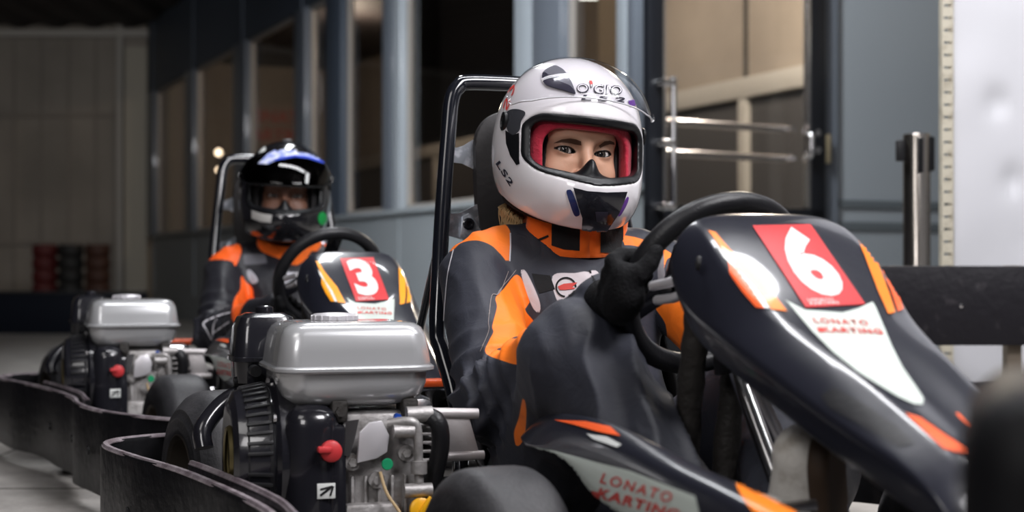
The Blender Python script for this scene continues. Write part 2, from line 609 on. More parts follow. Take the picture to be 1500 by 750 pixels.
def build_kart():
    root = empty('go_kart', M6)
    # ---- chassis
    mb = MB()
    for s in (-1, 1):
        mb.tube(smooth_path([(-0.12, 0.30 * s, 0.09), (0.2, 0.30 * s, 0.075), (0.6, 0.22 * s, 0.075), (0.95, 0.17 * s, 0.075), (1.32, 0.14 * s, 0.08)]), 0.014)
        mb.tube([(0.83, 0.12 * s, 0.12), (0.83, 0.27 * s, 0.13)], 0.014)
        mb.tube([(0.45, 0.24 * s, 0.075), (0.5, 0.60 * s, 0.09)], 0.012)
    for u in (-0.12, 0.12, 0.62, 1.05, 1.32):
        mb.tube([(u, -0.30 if u < 0.3 else -0.21 if u < 0.8 else -0.16, 0.078), (u, 0.30 if u < 0.3 else 0.21 if u < 0.8 else 0.16, 0.078)], 0.013)
    mb.build('chassis_frame', TUBEBLK, root)
    MB().box((0.9, 0, 0.055), (0.85, 0.32, 0.006), 0.002).build('floor_tray', BLACKSAT, root)
    MB().cyl((-0.05, -0.49, 0.144), (-0.05, 0.49, 0.144), 0.019).build('rear_axle', STEEL, root)
    # ---- wheels
    def wheel(u, v, r, hw, side, toe=0.0):
        prof = [(r * 0.47, -hw * 1.05), (r * 0.52, -hw * 1.13), (r * 0.60, -hw * 1.15), (r * 0.66, -hw * 1.12), (r * 0.69, -hw * 1.13), (r * 0.76, -hw * 1.06), (r * 0.79, -hw * 1.06), (r * 0.87, -hw * 0.94), (r * 0.94, -hw * 0.82), (r * 0.98, -hw * 0.68), (r * 0.995, -hw * 0.5), (r, 0)]
        prof = prof + [(a, -b) for a, b in prof[-2::-1]]
        tw = math.radians(toe); ay = (-math.sin(tw), math.cos(tw), 0)
        ty = MB().lathe(prof, (u, v, r), ay, 56).build('wheel', RUBBER, root)
        p2 = [(r * 0.51, -hw * 1.12), (r * 0.49, -hw * 1.14), (r * 0.455, -hw * 1.08), (r * 0.43, -hw * 0.3), (r * 0.30, -hw * 0.05), (r * 0.14, 0.0), (r * 0.14, -hw * 0.5), (0, -hw * 0.5)]
        p2 = p2 if side < 0 else [(a, -b) for a, b in p2]
        MB().lathe(p2, (u, v, r), ay, 40).build('rim', RIM, ty)
        for k in range(3):
            mb = MB(); a = k * 2 * PI / 3 + 0.4
            c = Vector((u + math.cos(a) * r * 0.22, v + side * hw * 0.12, r + math.sin(a) * r * 0.22))
            mb.cyl(c - Vector((0, 0.012, 0)), c + Vector((0, 0.012, 0)), 0.006, n=6)
            mb.build('wheel_bolt', STEEL, ty)
    wheel(-0.05, -0.525, 0.144, 0.080, -1, 12)
    wheel(-0.05, 0.525, 0.144, 0.080, 1)
    wheel(0.83, -0.315, 0.13, 0.056, -1, 10)
    wheel(0.83, 0.315, 0.13, 0.056, 1, 10)
    # ---- bumper belt
    half = [(-0.17, 0.0), (-0.17, -0.35), (-0.165, -0.56), (-0.14, -0.66), (-0.085, -0.722), (0.0, -0.735), (0.15, -0.70), (0.33, -0.645), (0.55, -0.60), (0.72, -0.575), (0.86, -0.572), (1.0, -0.55), (1.14, -0.50), (1.30, -0.39), (1.40, -0.22), (1.44, 0.0)]
    path = smooth_path([(u, v, 0) for u, v in half], 6)
    loop = path + [Vector((p.x, -p.y, 0)) for p in path[-2:0:-1]]
    def belt(loop, z0, z1, t, name, m, parent, closed=True, off=0.0):
        N = len(loop); rows = []
        for i, p in enumerate(loop):
            a = loop[i - 1] if (closed or i) else p
            b = loop[(i + 1) % N] if (closed or i < N - 1) else p
            d = (b - a).normalized(); n = Vector((d.y, -d.x, 0))
            q = p + n * off
            w = 0.004 * math.sin(i * 0.55) if name == 'bumper_belt' else 0
            prof = [(0, z0), (0, z1 - 0.006), (-0.003, z1), (-(t - 0.003), z1), (-t, z1 - 0.006), (-t, z0)]
            rows.append([q + n * (a_ + w) + Vector((0, 0, z_)) for a_, z_ in prof])
        mb = MB()
        R = [[mb.bm.verts.new(p) for p in r] for r in rows]
        for i in range(N if closed else N - 1):
            A, B = R[i], R[(i + 1) % N]
            for k in range(6):
                mb.bm.faces.new((A[k], A[(k + 1) % 6], B[(k + 1) % 6], B[k]))
        if not closed:
            mb.bm.faces.new(R[0]); mb.bm.faces.new(R[-1][::-1])
        return mb.build(name, m, parent)
    bl = belt(loop, 0.035, 0.205, 0.013, 'bumper_belt', BELT, root)
    belt([p for p in loop], 0.2035, 0.2075, 0.0125, 'worn_rim', BELTEDGE, bl, off=-0.0003)
    k0, k1 = 42, 62
    belt(loop[k0:k1], 0.05, 0.215, 0.010, 'overlap_strip', BELT, bl, closed=False, off=-0.018)
    belt(loop[k0:k1], 0.2135, 0.2175, 0.0095, 'worn_strip_rim', BELTEDGE, bl, closed=False, off=-0.0183)
    for i in (36, 46, 56, 66, 80):
        mb = MB(); p = loop[i]; d = (loop[i + 1] - loop[i - 1]).normalized(); n = Vector((d.y, -d.x, 0))
        mb.lathe([(0.009, 0), (0.008, 0.004), (0, 0.006)], p + n * 0.001 + Vector((0, 0, 0.12)), n, 12)
        mb.build('belt_bolt', BLACKSAT, bl)
    # ---- roll hoop
    r_ = [(0.24, -0.20, 0.075), (0.17, -0.187, 0.25), (0.115, -0.198, 0.35), (0.095, -0.203, 0.385), (0.075, -0.195, 0.47), (0.045, -0.180, 0.60), (0.018, -0.163, 0.73), (0.008, -0.155, 0.782), (0.003, -0.142, 0.806), (0.0, -0.118, 0.815), (0, 0, 0.815)]
    p_ = smooth_path(r_, 5)
    full = p_ + [Vector((p.x, -p.y * 0.80, p.z)) for p in p_[-2::-1]]
    hoop = MB().tube(full, 0.0135, 18).build('roll_hoop', TUBEBLK, root)
    for s in (-1, 1):
        MB().tube([(0.058, (0.187 if s < 0 else 0.15) * s, 0.545), (-0.14, 0.20 * s, 0.28), (-0.15, 0.21 * s, 0.10)], 0.0075).build('hoop_brace', TUBEBLK, hoop)
    for s in (-1, 1):
        # upper bracket, waisted
        P = [(-0.165, 0.700), (-0.150, 0.699), (-0.138, 0.703), (-0.118, 0.715), (-0.112, 0.66), (-0.122, 0.664), (-0.140, 0.672), (-0.165, 0.675)]
        MB().prism([(0.02, -s * (v if s < 0 else v * 0.85), z) for v, z in P], (0.004, 0, 0)).build('headrest_bracket', GALV, hoop)
        P = [(-0.176, 0.585), (-0.150, 0.586), (-0.118, 0.602), (-0.110, 0.535), (-0.140, 0.540), (-0.176, 0.550)]
        MB().prism([(0.035, -s * (v if s < 0 else v * 0.85), z) for v, z in P], (0.004, 0, 0)).build('seat_bracket', GALV, hoop)
        P = [(-0.147, 0.580), (-0.135, 0.586), (-0.124, 0.577), (-0.112, 0.552), (-0.085, 0.535), (-0.085, 0.520), (-0.12, 0.523), (-0.15, 0.545)]
        MB().prism([(0.041, -s * (v if s < 0 else v * 0.85), z) for v, z in P], (0.006, 0, 0), 0.001).build('strut_plate', GALV, hoop)
        mb = MB().lathe([(0.0105, 0), (0.0105, 0.002), (0.0085, 0.003), (0.0085, 0.009), (0.005, 0.009), (0.004, 0.005), (0, 0.005)], (0.047, s * (0.136 if s < 0 else 0.116), 0.568), (1, 0, 0), 18)
        mb.build('hoop_bolt', BLACKPL, hoop)
    # ---- seat
    cl = [(0.54, 0.115), (0.46, 0.075), (0.36, 0.055), (0.26, 0.05), (0.17, 0.07), (0.12, 0.13), (0.09, 0.22), (0.07, 0.33), (0.055, 0.43), (0.045, 0.50)]
    rows = []
    for i, (u, z) in enumerate(cl):
        a = cl[max(i - 1, 0)]; b = cl[min(i + 1, len(cl) - 1)]
        t = Vector((b[0] - a[0], 0, b[1] - a[1])).normalized(); n = Vector((-t.z, 0, t.x)) * -1
        if n.x < 0 and n.z < 0: n = -n
        hw = (0.15, 0.165, 0.175, 0.18, 0.185, 0.19, 0.19, 0.185, 0.165, 0.13)[i]
        lift = (0.05, 0.09, 0.11, 0.13, 0.15, 0.16, 0.15, 0.12, 0.08, 0.03)[i]
        row = []
        for k in range(13):
            s = -1 + 2 * k / 12
            row.append(Vector((u, s * hw, z)) + n * lift * abs(s) ** 3)
        rows.append(row)
    st = MB().grid(rows).build('seat', SEATM, root, sub=1, solid=0.008)
    # headrest plate
    P = []
    for k in range(9): P.append((-0.122 + 0.055 - 0.055 * math.cos(k / 8 * PI / 2), 0.70 + 0.062 * math.sin(k / 8 * PI / 2)))
    P += [(-v, z) for v, z in P[::-1]]
    P += [(0.118, 0.60), (0.108, 0.50), (-0.108, 0.50), (-0.118, 0.60)]
    MB().prism([(0.02 - (z - 0.6) * 0.02, v, z) for v, z in P], (0.022, 0, 0), 0.004).build('headrest', SEATM, root)
    # rear cross bar with orange tape
    bar = MB().tube([(-0.10, -0.34, 0.10), (-0.10, -0.33, 0.27), (-0.10, -0.30, 0.285), (-0.10, 0.30, 0.285), (-0.10, 0.33, 0.27), (-0.10, 0.34, 0.10)], 0.009).build('rear_bar', TUBEBLK, root)
    MB().tube([(-0.10, -0.29, 0.286), (-0.10, -0.12, 0.286)], 0.0095).build('orange_sleeve', REDORANGE, bar)
    # ---- steering wheel
    C, up, lf, nn = wheel_frame()
    R = 0.120
    ring = [C + up * R * math.cos(k * 2 * PI / 64) + lf * R * math.sin(k * 2 * PI / 64) for k in range(64)]
    sw = MB().tube(ring, 0.0142, 16, closed=True).build('steering_wheel', RUBGRIP, root)
    hubc = C - nn * 0.035
    mb = MB()
    for a in (90, 200, 340):
        a = math.radians(a - 90)
        e = C + up * (R - 0.006) * math.cos(a) + lf * (R - 0.006) * math.sin(a)
        mb.bar(hubc + (e - C) * 0.15, e, 0.034, 0.006, 0.002, up=nn)
    mb.build('wheel_spokes', BLACKPL, sw)
    Mh = Matrix((up, lf, nn)).transposed().to_4x4()
    MB().box(hubc, (0.07, 0.085, 0.035), 0.006, rot=Mh).build('hub_box', BLACKPL, sw)
    mb = MB()
    for k in range(3):
        mb.box(hubc + nn * 0.0185 + up * (-0.018 + 0.016 * k), (0.004, 0.05, 0.003), 0.001, rot=Mh)
    mb.build('hub_ribs', STEEL, sw)
    MB().cyl(hubc, (1.02, 0.0, 0.13), 0.0105).build('steering_column', STEEL, root)
    # ---- taped posts and stays that carry the front panel
    for pts in ([(0.835, -0.062, 0.47), (0.83, -0.062, 0.425), (0.80, -0.06, 0.316), (0.77, -0.06, 0.09)], [(0.80, 0.01, 0.46), (0.79, 0.012, 0.40), (0.775, 0.0, 0.235), (0.775, 0.0, 0.08)]):
        mb = MB(); P = smooth_path(pts, 8); mb.tube(P, [0.0165 + 0.0012 * math.sin(i * 1.9) for i in range(len(P))], 12)
        mb.build('support_post', TAPE, root)
    for dv in (0.0, 0.0085):
        MB().tube([(0.945, -0.058 + dv, 0.385), (0.965, -0.004 + dv, 0.26), (0.99, 0.06 + dv, 0.09)], 0.0033, 10).build('stay_rod', PIN, root)
    for a, b, c in (((955, 419), (985, 413), (1006, 409)), ((962, 440), (985, 437), (1006, 430))):
        MB().tube([loc6(a[0], a[1], 1.83), loc6(b[0], b[1], 1.80), loc6(c[0], c[1], 1.765)], 0.006, 10).build('panel_pin', PIN, root)
    P = [(0.81, 0.43), (0.86, 0.46), (0.91, 0.46), (0.90, 0.40), (0.86, 0.365), (0.82, 0.36)]
    MB().prism([(u, -0.035, z) for u, z in P], (0, 0.006, 0), 0.001).build('mount_plate', BLACKSAT, root)
    # pedals
    for s in (-1, 1):
        MB().tube([(1.16, 0.13 * s, 0.08), (1.14, 0.13 * s, 0.25), (1.14, 0.07 * s, 0.25)], 0.007, 10).build('pedal', STEEL, root)
    # ---- front number panel
    Sx = [(1020, 321, .088), (1040, 350, .093), (1061, 388, .095), (1104, 446, .089), (1137, 468, .077), (1190, 505, .066), (1248, 547, .058), (1330, 620, .048), (1401, 682, .040)]
    Fx = [(987, 362, .116), (985, 400, .123), (1000, 440, .124), (1040, 475, .118), (1080, 507, .112), (1130, 545, .104), (1190, 592, .094), (1280, 655, .082), (1365, 712, .070)]
    zu = [(.80, .556), (.885, .556), (.905, .553), (.945, .530), (1.0, .492), (1.06, .449), (1.14, .404), (1.23, .360), (1.32, .324), (1.40, .293), (1.45, .275)]
    def zc(u):
        for (a, za), (b, zb) in zip(zu[:-1], zu[1:]):
            if a <= u <= b: return za + (zb - za) * (u - a) / (b - a)
        return zu[-1][1]
    L = []
    for i_, ((sx, sy, sv), (fx, fy, fv)) in enumerate(zip(Sx, Fx)):
        p_ = on_v(sx, sy, -sv); f_ = on_v(fx, fy, -fv)
        u_ = max(0.885, p_.x)
        c_ = Vector((p_.x - 0.002, 0.62 * sv, (zc(u_) + 0.62 * (p_.z - zc(u_))) + 0.003))
        m_ = p_.lerp(f_, 0.5); m_.y = -abs(m_.y) - 0.004
        L.append([(u_ if i_ else 0.885, 0, zc(u_) - 0.001), tuple(c_), (p_.x, sv, p_.z), (m_.x, -m_.y, m_.z), (f_.x, fv, f_.z), (f_.x + 0.02, fv - 0.010, f_.z - 0.045)])
    e_ = L[-1]
    L.append([(u + 0.035, v * 0.96, z - 0.035) for u, v, z in e_])
    rows = []
    for s in L:
        rows.append([(u, -v, z) for u, v, z in s[:0:-1]] + [s[0]] + [tuple(p) for p in s[1:]])
    mbh = MB().grid(rows)
    cl_ = mbh.bm.edges.layers.float.new('crease_edge')
    mbh.bm.verts.ensure_lookup_table()
    for e in mbh.bm.edges:
        i, j = e.verts[0].index, e.verts[1].index
    mbh.bm.verts.index_update()
    for e in mbh.bm.edges:
        i, j = sorted((e.verts[0].index, e.verts[1].index))
        if j - i == 11 and i % 11 in (1, 3, 4, 6, 7, 9): e[cl_] = {3: 0.75, 7: 0.75, 1: 0.6, 9: 0.6, 4: 0.3, 6: 0.3}[i % 11]
    hood = mbh.build('front_panel', FAIRING, root, sub=2, solid=0.005)
    hb = bvh_of(hood)
    def S(name, pts, m, off=0.0012): return sticker_px(pts, hb, M6, off, name, m, hood)
    plate = [(1102, 332), (1187, 330), (1267, 447), (1180, 452)]
    S('number_plate', plate, PLATERED, 0.0016)
    def T(body, org, right, upv, m, name='lettering', bold=0.02, off=0.0022, **k): return text_px(body, org, right, upv, hb, M6, off, name, m, hood, bold, **k)
    T('LONATO', (1184, 443.5), (37, -1), (-2.4, -3.6), WHITEVIN)
    T('KARTING', (1187, 448.5), (42, -1.5), (-2.4, -3.6), WHITEVIN)
    S('white_panel', [(1150, 440), (1163, 447), (1179, 455), (1207, 457), (1234, 459), (1256, 453), (1278, 443), (1283, 452), (1306, 507), (1322, 539), (1340, 565), (1353, 585), (1351, 594), (1338, 593), (1316, 583), (1283, 563), (1256, 546), (1220, 517), (1190, 487)], PALEVIN)
    T('LONATO', (1194, 475.5), (79, 4), (-4.5, -8), REDINK, bold=0.012, space=1.25)
    T('KARTING', (1206, 489), (88, 3), (-4.5, -8), REDINK, bold=0.03, space=1.15)
    S('red_flash', [(1196, 482), (1206, 483), (1204, 490), (1199, 488)], REDINK, 0.0022)
    S('orange_stripe', [(1037, 338), (1048, 341), (1070, 367), (1115, 409), (1153, 457), (1130, 454), (1104, 420), (1080, 395), (1062, 372)], ORANGEV)
    S('orange_stripe', [(1066, 384), (1075, 391), (1092, 412), (1120, 452), (1108, 451), (1088, 428), (1070, 402)], REDORANGE)
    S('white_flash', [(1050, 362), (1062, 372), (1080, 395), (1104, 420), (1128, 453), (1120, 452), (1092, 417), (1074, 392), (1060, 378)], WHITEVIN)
    S('orange_stripe', [(1251, 339), (1262, 350), (1283, 380), (1302, 430), (1311, 458), (1301, 461), (1285, 425), (1266, 375)], ORANGEV)
    S('orange_stripe', [(1287, 386), (1300, 400), (1313, 425), (1323, 453), (1315, 457), (1304, 425)], REDORANGE)
    S('orange_stripe', [(1326, 606), (1348, 613), (1390, 642), (1418, 660), (1415, 667), (1382, 658), (1362, 640)], REDORANGE)
    S('orange_stripe', [(1399, 606), (1404, 606), (1424, 628), (1420, 630)], REDORANGE)
    S('flank_recess_shade', [(1203, 580), (1222, 568), (1262, 590), (1310, 622), (1340, 650), (1318, 655), (1270, 628), (1216, 598)], BLACKSAT, 0.0008)  # flat dark sticker paints in the shade of a stamped recess
    # fixing bolts on the panel's flank
    b = on_v(1022, 386, -0.121)
    MB().lathe([(0.009, 0), (0.008, 0.004), (0.0, 0.006)], b + Vector((0, 0.003, 0)), (-0.3, -0.9, 0.1), 14).build('panel_bolt', BLACKSAT, hood)
    # ---- side fairings
    st_ = [((762, 640), (764, 648), (768, 656)), ((784, 611), (788, 650), (790, 660)), ((806, 601), (815, 656), (810, 667)), ((850, 605), (850, 666), (830, 685)), ((893, 614), (890, 677), (843, 716)), ((955, 644), (950, 693), (873, 747)), ((1015, 677), (1000, 715), (960, 795)), ((1077, 703), (1050, 737), (1030, 835)), ((1148, 740), (1110, 765), (1100, 875)), ((1230, 778), (1190, 805), (1180, 915))]
    rows = []
    for t, r, b in st_:
        t = on_v(*t, -0.205); r = on_v(*r, -0.238); b = on_v(*b, -0.244)
        m1 = t.lerp(r, 0.5) + Vector((0, -0.004, 0.004))
        i = Vector((b.x, -0.215, b.z))
        rows.append([t, m1, r, b, i])
    def pod(s):
        return MB().grid([[(p.x, p.y * -s, p.z) for p in r] for r in rows]).build('side_fairing', FAIRING, root, sub=2, solid=0.004)
    pr = pod(-1); pl = pod(1)
    pb = bvh_of(pr)
    def S(name, pts, m, off=0.0014): return sticker_px(pts, pb, M6, off, name, m, pr, 3)
    S('white_panel', [(781, 654), (815, 661), (870, 676), (924, 690), (1020, 727), (1030, 765), (960, 765), (893, 752), (868, 738), (848, 712), (836, 683), (813, 666)], PALEVIN)
    def T(body, org, right, upv, m, **k): return text_px(body, org, right, upv, pb, M6, 0.0024, 'lettering', m, pr, **k)
    T('LONATO', (881, 707), (103, 30), (6, -14), REDINK, bold=0.012, space=1.3)
    T('KARTING', (876, 728), (118, 34), (6, -14), REDINK, bold=0.03, space=1.15)
    S('red_flash', [(869, 718), (882, 722), (878, 732), (872, 728)], REDINK, 0.0024)
    S('orange_stripe', [(1078, 711), (1090, 709), (1170, 750), (1160, 765), (1105, 752), (1086, 727)], ORANGEV)
    S('red_stripe', [(812, 616), (858, 618), (895, 626), (910, 640), (880, 634), (845, 624)], REDORANGE)
    S('white_flash', [(860, 636), (890, 641), (912, 652), (905, 656), (870, 644)], WHITEVIN)
    # ---- engine
    build_engine(root)
    return root

def build_engine(root):
    # crankcase is the engine body; everything bolted to it is a sub-part
    mb = MB()
    mb.box((0.45, -0.39, 0.19), (0.17, 0.11, 0.22), 0.012)
    mb.box((0.452, -0.39, 0.09), (0.21, 0.13, 0.03), 0.006)
    mb.box((0.545, -0.405, 0.13), (0.02, 0.075, 0.10), 0.006)
    for k in range(6): mb.box((0.40, -0.36, 0.215 + 0.012 * k), (0.19, 0.13, 0.004), 0.001)
    for v, z in ((-0.433, 0.14), (-0.355, 0.14), (-0.433, 0.235), (-0.36, 0.245), (-0.40, 0.21)):
        mb.cyl((0.53, v, z), (0.551, v, z), 0.011, n=16); mb.cyl((0.551, v, z), (0.556, v, z), 0.006, n=6)
    for k in range(5): mb.box((0.538, -0.395 + (k - 2) * 0.018, 0.16), (0.008, 0.004, 0.11), 0.001)
    en = mb.build('engine', ALU, root)
    # fuel tank
    c = (0.455, -0.425)
    tk = stack_rr([(0.306, 0.06, 0.065, 0.03), (0.311, 0.078, 0.084, 0.035), (0.322, 0.089, 0.095, 0.036), (0.337, 0.0935, 0.0995, 0.034), (0.3525, 0.0945, 0.1005, 0.032), (0.3535, 0.101, 0.107, 0.034), (0.3555, 0.103, 0.109, 0.034), (0.3595, 0.103, 0.109, 0.034), (0.3612, 0.101, 0.107, 0.034), (0.3620, 0.0985, 0.1045, 0.032), (0.364, 0.098, 0.104, 0.030), (0.382, 0.0955, 0.1015, 0.028), (0.402, 0.092, 0.098, 0.027), (0.412, 0.087, 0.093, 0.026), (0.4175, 0.079, 0.085, 0.024), (0.4195, 0.066, 0.072, 0.02)], c, 8).build('fuel_tank', TANK, en)
    mb = MB().lathe([(0, 0.0), (0.028, 0.0), (0.032, 0.002), (0.032, 0.008), (0.029, 0.0105), (0.012, 0.012), (0, 0.012)], (0.43, -0.435, 0.418), (0, 0, 1), 32)
    for k in range(16):
        a = k * PI / 8
        mb.box((0.43 + 0.0315 * math.cos(a), -0.435 + 0.0315 * math.sin(a), 0.4232), (0.004, 0.004, 0.007), 0.001, rot=('Z', a))
    mb.build('tank_cap', PIN, en)
    # air cleaner
    ac = stack_rr([(0.325, 0.048, 0.044, 0.018), (0.3555, 0.050, 0.046, 0.018), (0.3565, 0.055, 0.051, 0.02), (0.3625, 0.055, 0.051, 0.02), (0.3635, 0.052, 0.048, 0.02), (0.405, 0.048, 0.044, 0.018), (0.420, 0.042, 0.038, 0.016), (0.426, 0.03, 0.027, 0.012)], (0.275, -0.512), 5).build('air_cleaner', BLACKPL, en)
    MB().lathe([(0.013, 0), (0.013, 0.009), (0.008, 0.012), (0, 0.012)], (0.275, -0.512, 0.425), n=16).build('wing_nut', BLACKPL, en)
    mb = MB(); mb.box((0.29, -0.50, 0.30), (0.06, 0.05, 0.06), 0.008); mb.box((0.30, -0.52, 0.255), (0.05, 0.03, 0.08), 0.006)
    mb.cyl((0.33, -0.535, 0.345), (0.36, -0.535, 0.345), 0.008); mb.cyl((0.30, -0.56, 0.327), (0.30, -0.50, 0.327), 0.007)
    mb.build('intake_bracket', BLACKSAT, en)
    MB().tube(smooth_path([(0.29, -0.535, 0.315), (0.30, -0.575, 0.295), (0.32, -0.605, 0.262), (0.33, -0.605, 0.235)], 6), 0.014).build('breather_elbow', BLACKPL, en)
    # recoil starter: drum, slotted cover, pulley
    o = (0.44, 0, 0.235); ax = (0, -1, 0)
    MB().lathe([(0.105, 0.455), (0.108, 0.46), (0.108, 0.525), (0.103, 0.53), (0.099, 0.532), (0.093, 0.565), (0.088, 0.578), (0.074, 0.584), (0.068, 0.582), (0.062, 0.576), (0.030, 0.572), (0.028, 0.580), (0.0, 0.580)], o, ax, 56).build('recoil_starter', BLACKPL, en)
    mb = MB()
    for k in range(44):
        a = k * 2 * PI / 44
        if (k % 11) > 0:
            p0 = Vector((o[0] + 0.0985 * math.cos(a), -0.535, o[2] + 0.0985 * math.sin(a)))
            p1 = Vector((o[0] + 0.0925 * math.cos(a), -0.568, o[2] + 0.0925 * math.sin(a)))
            mb.bar(p0, p1, 0.005, 0.006, 0.001, up=(math.cos(a), 0, math.sin(a)))
    mb.lathe([(0.0985, 0.533), (0.1005, 0.535), (0.0985, 0.539)], o, ax, 56); mb.lathe([(0.091, 0.562), (0.0935, 0.565), (0.091, 0.569)], o, ax, 56)
    mb.build('cover_grille', BLACKSAT, en)
    MB().lathe([(0.036, 0.573), (0.040, 0.575), (0.043, 0.581), (0.040, 0.586), (0.036, 0.584)], o, ax, 40).build('starter_pulley', BRONZE, en)
    for a in (35, 80, 150, 215, 280, 330):
        a = math.radians(a); mb = MB(); mb.lathe([(0.006, 0), (0.006, 0.004), (0, 0.005)], (o[0] + 0.103 * math.cos(a), -0.53, o[2] + 0.103 * math.sin(a)), ax, 8)
        mb.build('cover_bolt', STEEL, en)
    # fan housing with stop switch and sticker
    mb = MB().box((0.45, -0.484, 0.20), (0.222, 0.074, 0.225), 0.03, seg=4)
    mb.box((0.50, -0.455, 0.19), (0.11, 0.03, 0.19), 0.008)
    mb.build('fan_housing', BLACKPL, en)
    k = Vector((0.5625, -0.464, 0.2525))
    mb = MB().lathe([(0.0145, 0), (0.014, 0.007), (0.011, 0.0095), (0, 0.0105)], k, (1, 0, 0), 20)
    mb.box(k + Vector((0.008, -0.010, 0.003)), (0.014, 0.018, 0.0085), 0.003)
    mb.build('stop_switch', REDKNOB, en)
    MB().box((0.5625, -0.470, 0.2005), (0.002, 0.024, 0.020), 0.0005).build('warning_sticker', WHITEVIN, en)
    mb = MB()
    mb.bar((0.564, -0.478, 0.195), (0.564, -0.463, 0.206), 0.003, 0.001, up=(1, 0, 0)); mb.bar((0.564, -0.465, 0.194), (0.564, -0.461, 0.2065), 0.0025, 0.001, up=(1, 0, 0)); mb.bar((0.564, -0.478, 0.203), (0.564, -0.462, 0.2065), 0.0022, 0.001, up=(1, 0, 0))
    mb.build('sticker_mark', BLACKSAT, en)
    # tank feet, control plate, linkage
    for v in (-0.448, -0.352):
        mb = MB(); mb.box((0.52, v, 0.302), (0.045, 0.022, 0.03), 0.004); mb.cyl((0.542, v, 0.302), (0.55, v, 0.302), 0.007, n=6)
        mb.build('tank_foot', TAPE, en)
    P = [(-0.428, 0.235), (-0.425, 0.275), (-0.412, 0.288), (-0.395, 0.290), (-0.385, 0.270), (-0.388, 0.248), (-0.402, 0.240)]
    MB().prism([(0.553, v, z) for v, z in P], (0.006, 0, 0), 0.001).build('control_plate', PIN, en)
    P = [(-0.445, 0.245), (-0.442, 0.29), (-0.425, 0.292), (-0.43, 0.268), (-0.437, 0.243)]
    MB().prism([(0.55, v, z) for v, z in P], (0.004, 0, 0)).build('throttle_lever', STEEL, en)
    mb = MB().tube(smooth_path([(0.55, -0.385, 0.285), (0.56, -0.36, 0.288), (0.56, -0.348, 0.28), (0.56, -0.346, 0.25), (0.56, -0.345, 0.205)], 5), 0.0065, 12)
    mb.cyl((0.55, -0.36, 0.296), (0.55, -0.325, 0.296), 0.011); mb.cyl((0.56, -0.345, 0.235), (0.56, -0.345, 0.218), 0.011); mb.cyl((0.562, -0.366, 0.196), (0.562, -0.328, 0.196), 0.0095)
    mb.cyl((0.56, -0.38, 0.275), (0.56, -0.352, 0.275), 0.009)
    mb.build('fuel_pipe', ALU, en)
    MB().tube(smooth_path([(0.54, -0.335, 0.295), (0.555, -0.318, 0.285), (0.55, -0.313, 0.25), (0.53, -0.32, 0.19), (0.53, -0.325, 0.12)], 6), 0.0125).build('black_hose', RUBGRIP, en)
    MB().lathe([(0.008, 0), (0.007, 0.002), (0, 0.002)], (0.560, -0.388, 0.232), (1, 0, 0), 20).build('green_mark', GREEN, en)
    MB().cyl((0.545, -0.372, 0.293), (0.555, -0.372, 0.293), 0.005).build('blue_cap', mat('blue_cap_plastic', (0.01, 0.06, 0.35), 0.4), en)
    MB().tube(smooth_path([(0.557, -0.397, 0.222), (0.566, -0.390, 0.195), (0.575, -0.372, 0.165), (0.58, -0.355, 0.12)], 6), 0.0022, 8).build('throttle_cable', CABLE, en)
    d = Vector((0.572, -0.345, 0.172))
    mb = MB().lathe([(0.010, -0.02), (0.010, -0.004), (0.0155, -0.003), (0.0155, 0.004), (0.012, 0.006), (0, 0.006)], d, (1, 0, 0.1), 20)
    mb.bar(d + Vector((0.009, -0.004, -0.006)), d + Vector((0.009, 0.012, 0.017)), 0.007, 0.007, 0.002, up=(1, 0, 0))
    mb.build('oil_dipstick', YELLOW, en)
    # clutch bracket towards the seat
    P = [(-0.297, 0.29), (-0.262, 0.29), (-0.246, 0.235), (-0.288, 0.235)]
    mb = MB().prism([(0.50, v, z) for v, z in P], (0.008, 0, 0), 0.002)
    mb.cyl((0.505, -0.318, 0.293), (0.505, -0.248, 0.290), 0.0075); mb.cyl((0.507, -0.302, 0.232), (0.507, -0.240, 0.233), 0.0065)
    mb.build('clutch_bracket', PALEALU, en)
    MB().lathe([(0.055, 0), (0.06, 0.004), (0.06, 0.03), (0.02, 0.04), (0, 0.04)], (0.42, -0.325, 0.19), (0, 1, 0), 32).build('clutch_drum', STEEL, en)
    mb = MB().box((0.33, -0.35, 0.27), (0.06, 0.16, 0.07), 0.02); mb.tube([(0.31, -0.30, 0.25), (0.22, -0.30, 0.22), (0.1, -0.33, 0.16)], 0.016)
    mb.build('exhaust_silencer', STEEL, en)
    MB().box((0.44, -0.41, 0.068), (0.24, 0.30, 0.012), 0.003).build('engine_mount', BLACKSAT, en)

def copy_tree(o, parent=None, skip=()):
    if o.name.split('.')[0] in skip: return None
    c = o.copy(); COL.objects.link(c)
    if parent is not None: c.parent = parent
    for ch in list(o.children): copy_tree(ch, c, skip)
    return c

kart6 = build_kart()
kart3 = copy_tree(kart6)
kart3.matrix_world = M3
def number(k, body, root):
    hood = [c for c in root.children if c.name.split('.')[0] == 'front_panel'][0]
    src = [c for c in kart6.children if c.name.split('.')[0] == 'front_panel'][0]
    text_px(body, (1186, 437) if body == '6' else (1183, 437), (62, -2) if body == '6' else (60, -2), (-67, -101), bvh_of(src), M6, 0.0024, 'race_number', WHITEVIN, hood, bold=0.05, res=7)
number(KART6, '6', kart6)
number(KART3, '3', kart3)
tag(kart6, 'black go-kart with red number 6 plate, driven by the woman in white helmet', 'go-kart', 'rental go-karts in line')
tag(kart3, 'black go-kart with red number 3 plate, farther back, driven by the man in black helmet', 'go-kart', 'rental go-karts in line')
_fp = [c for c in kart3.children if c.name.split('.')[0] == 'front_panel'][0]
_c = Vector((1.05, 0, 0.45))
_fp.matrix_local = Matrix.Translation(_c + Vector((0.03, 0.025, -0.026))) @ Matrix.Rotation(math.radians(4), 4, 'Z') @ Matrix.Translation(-_c)

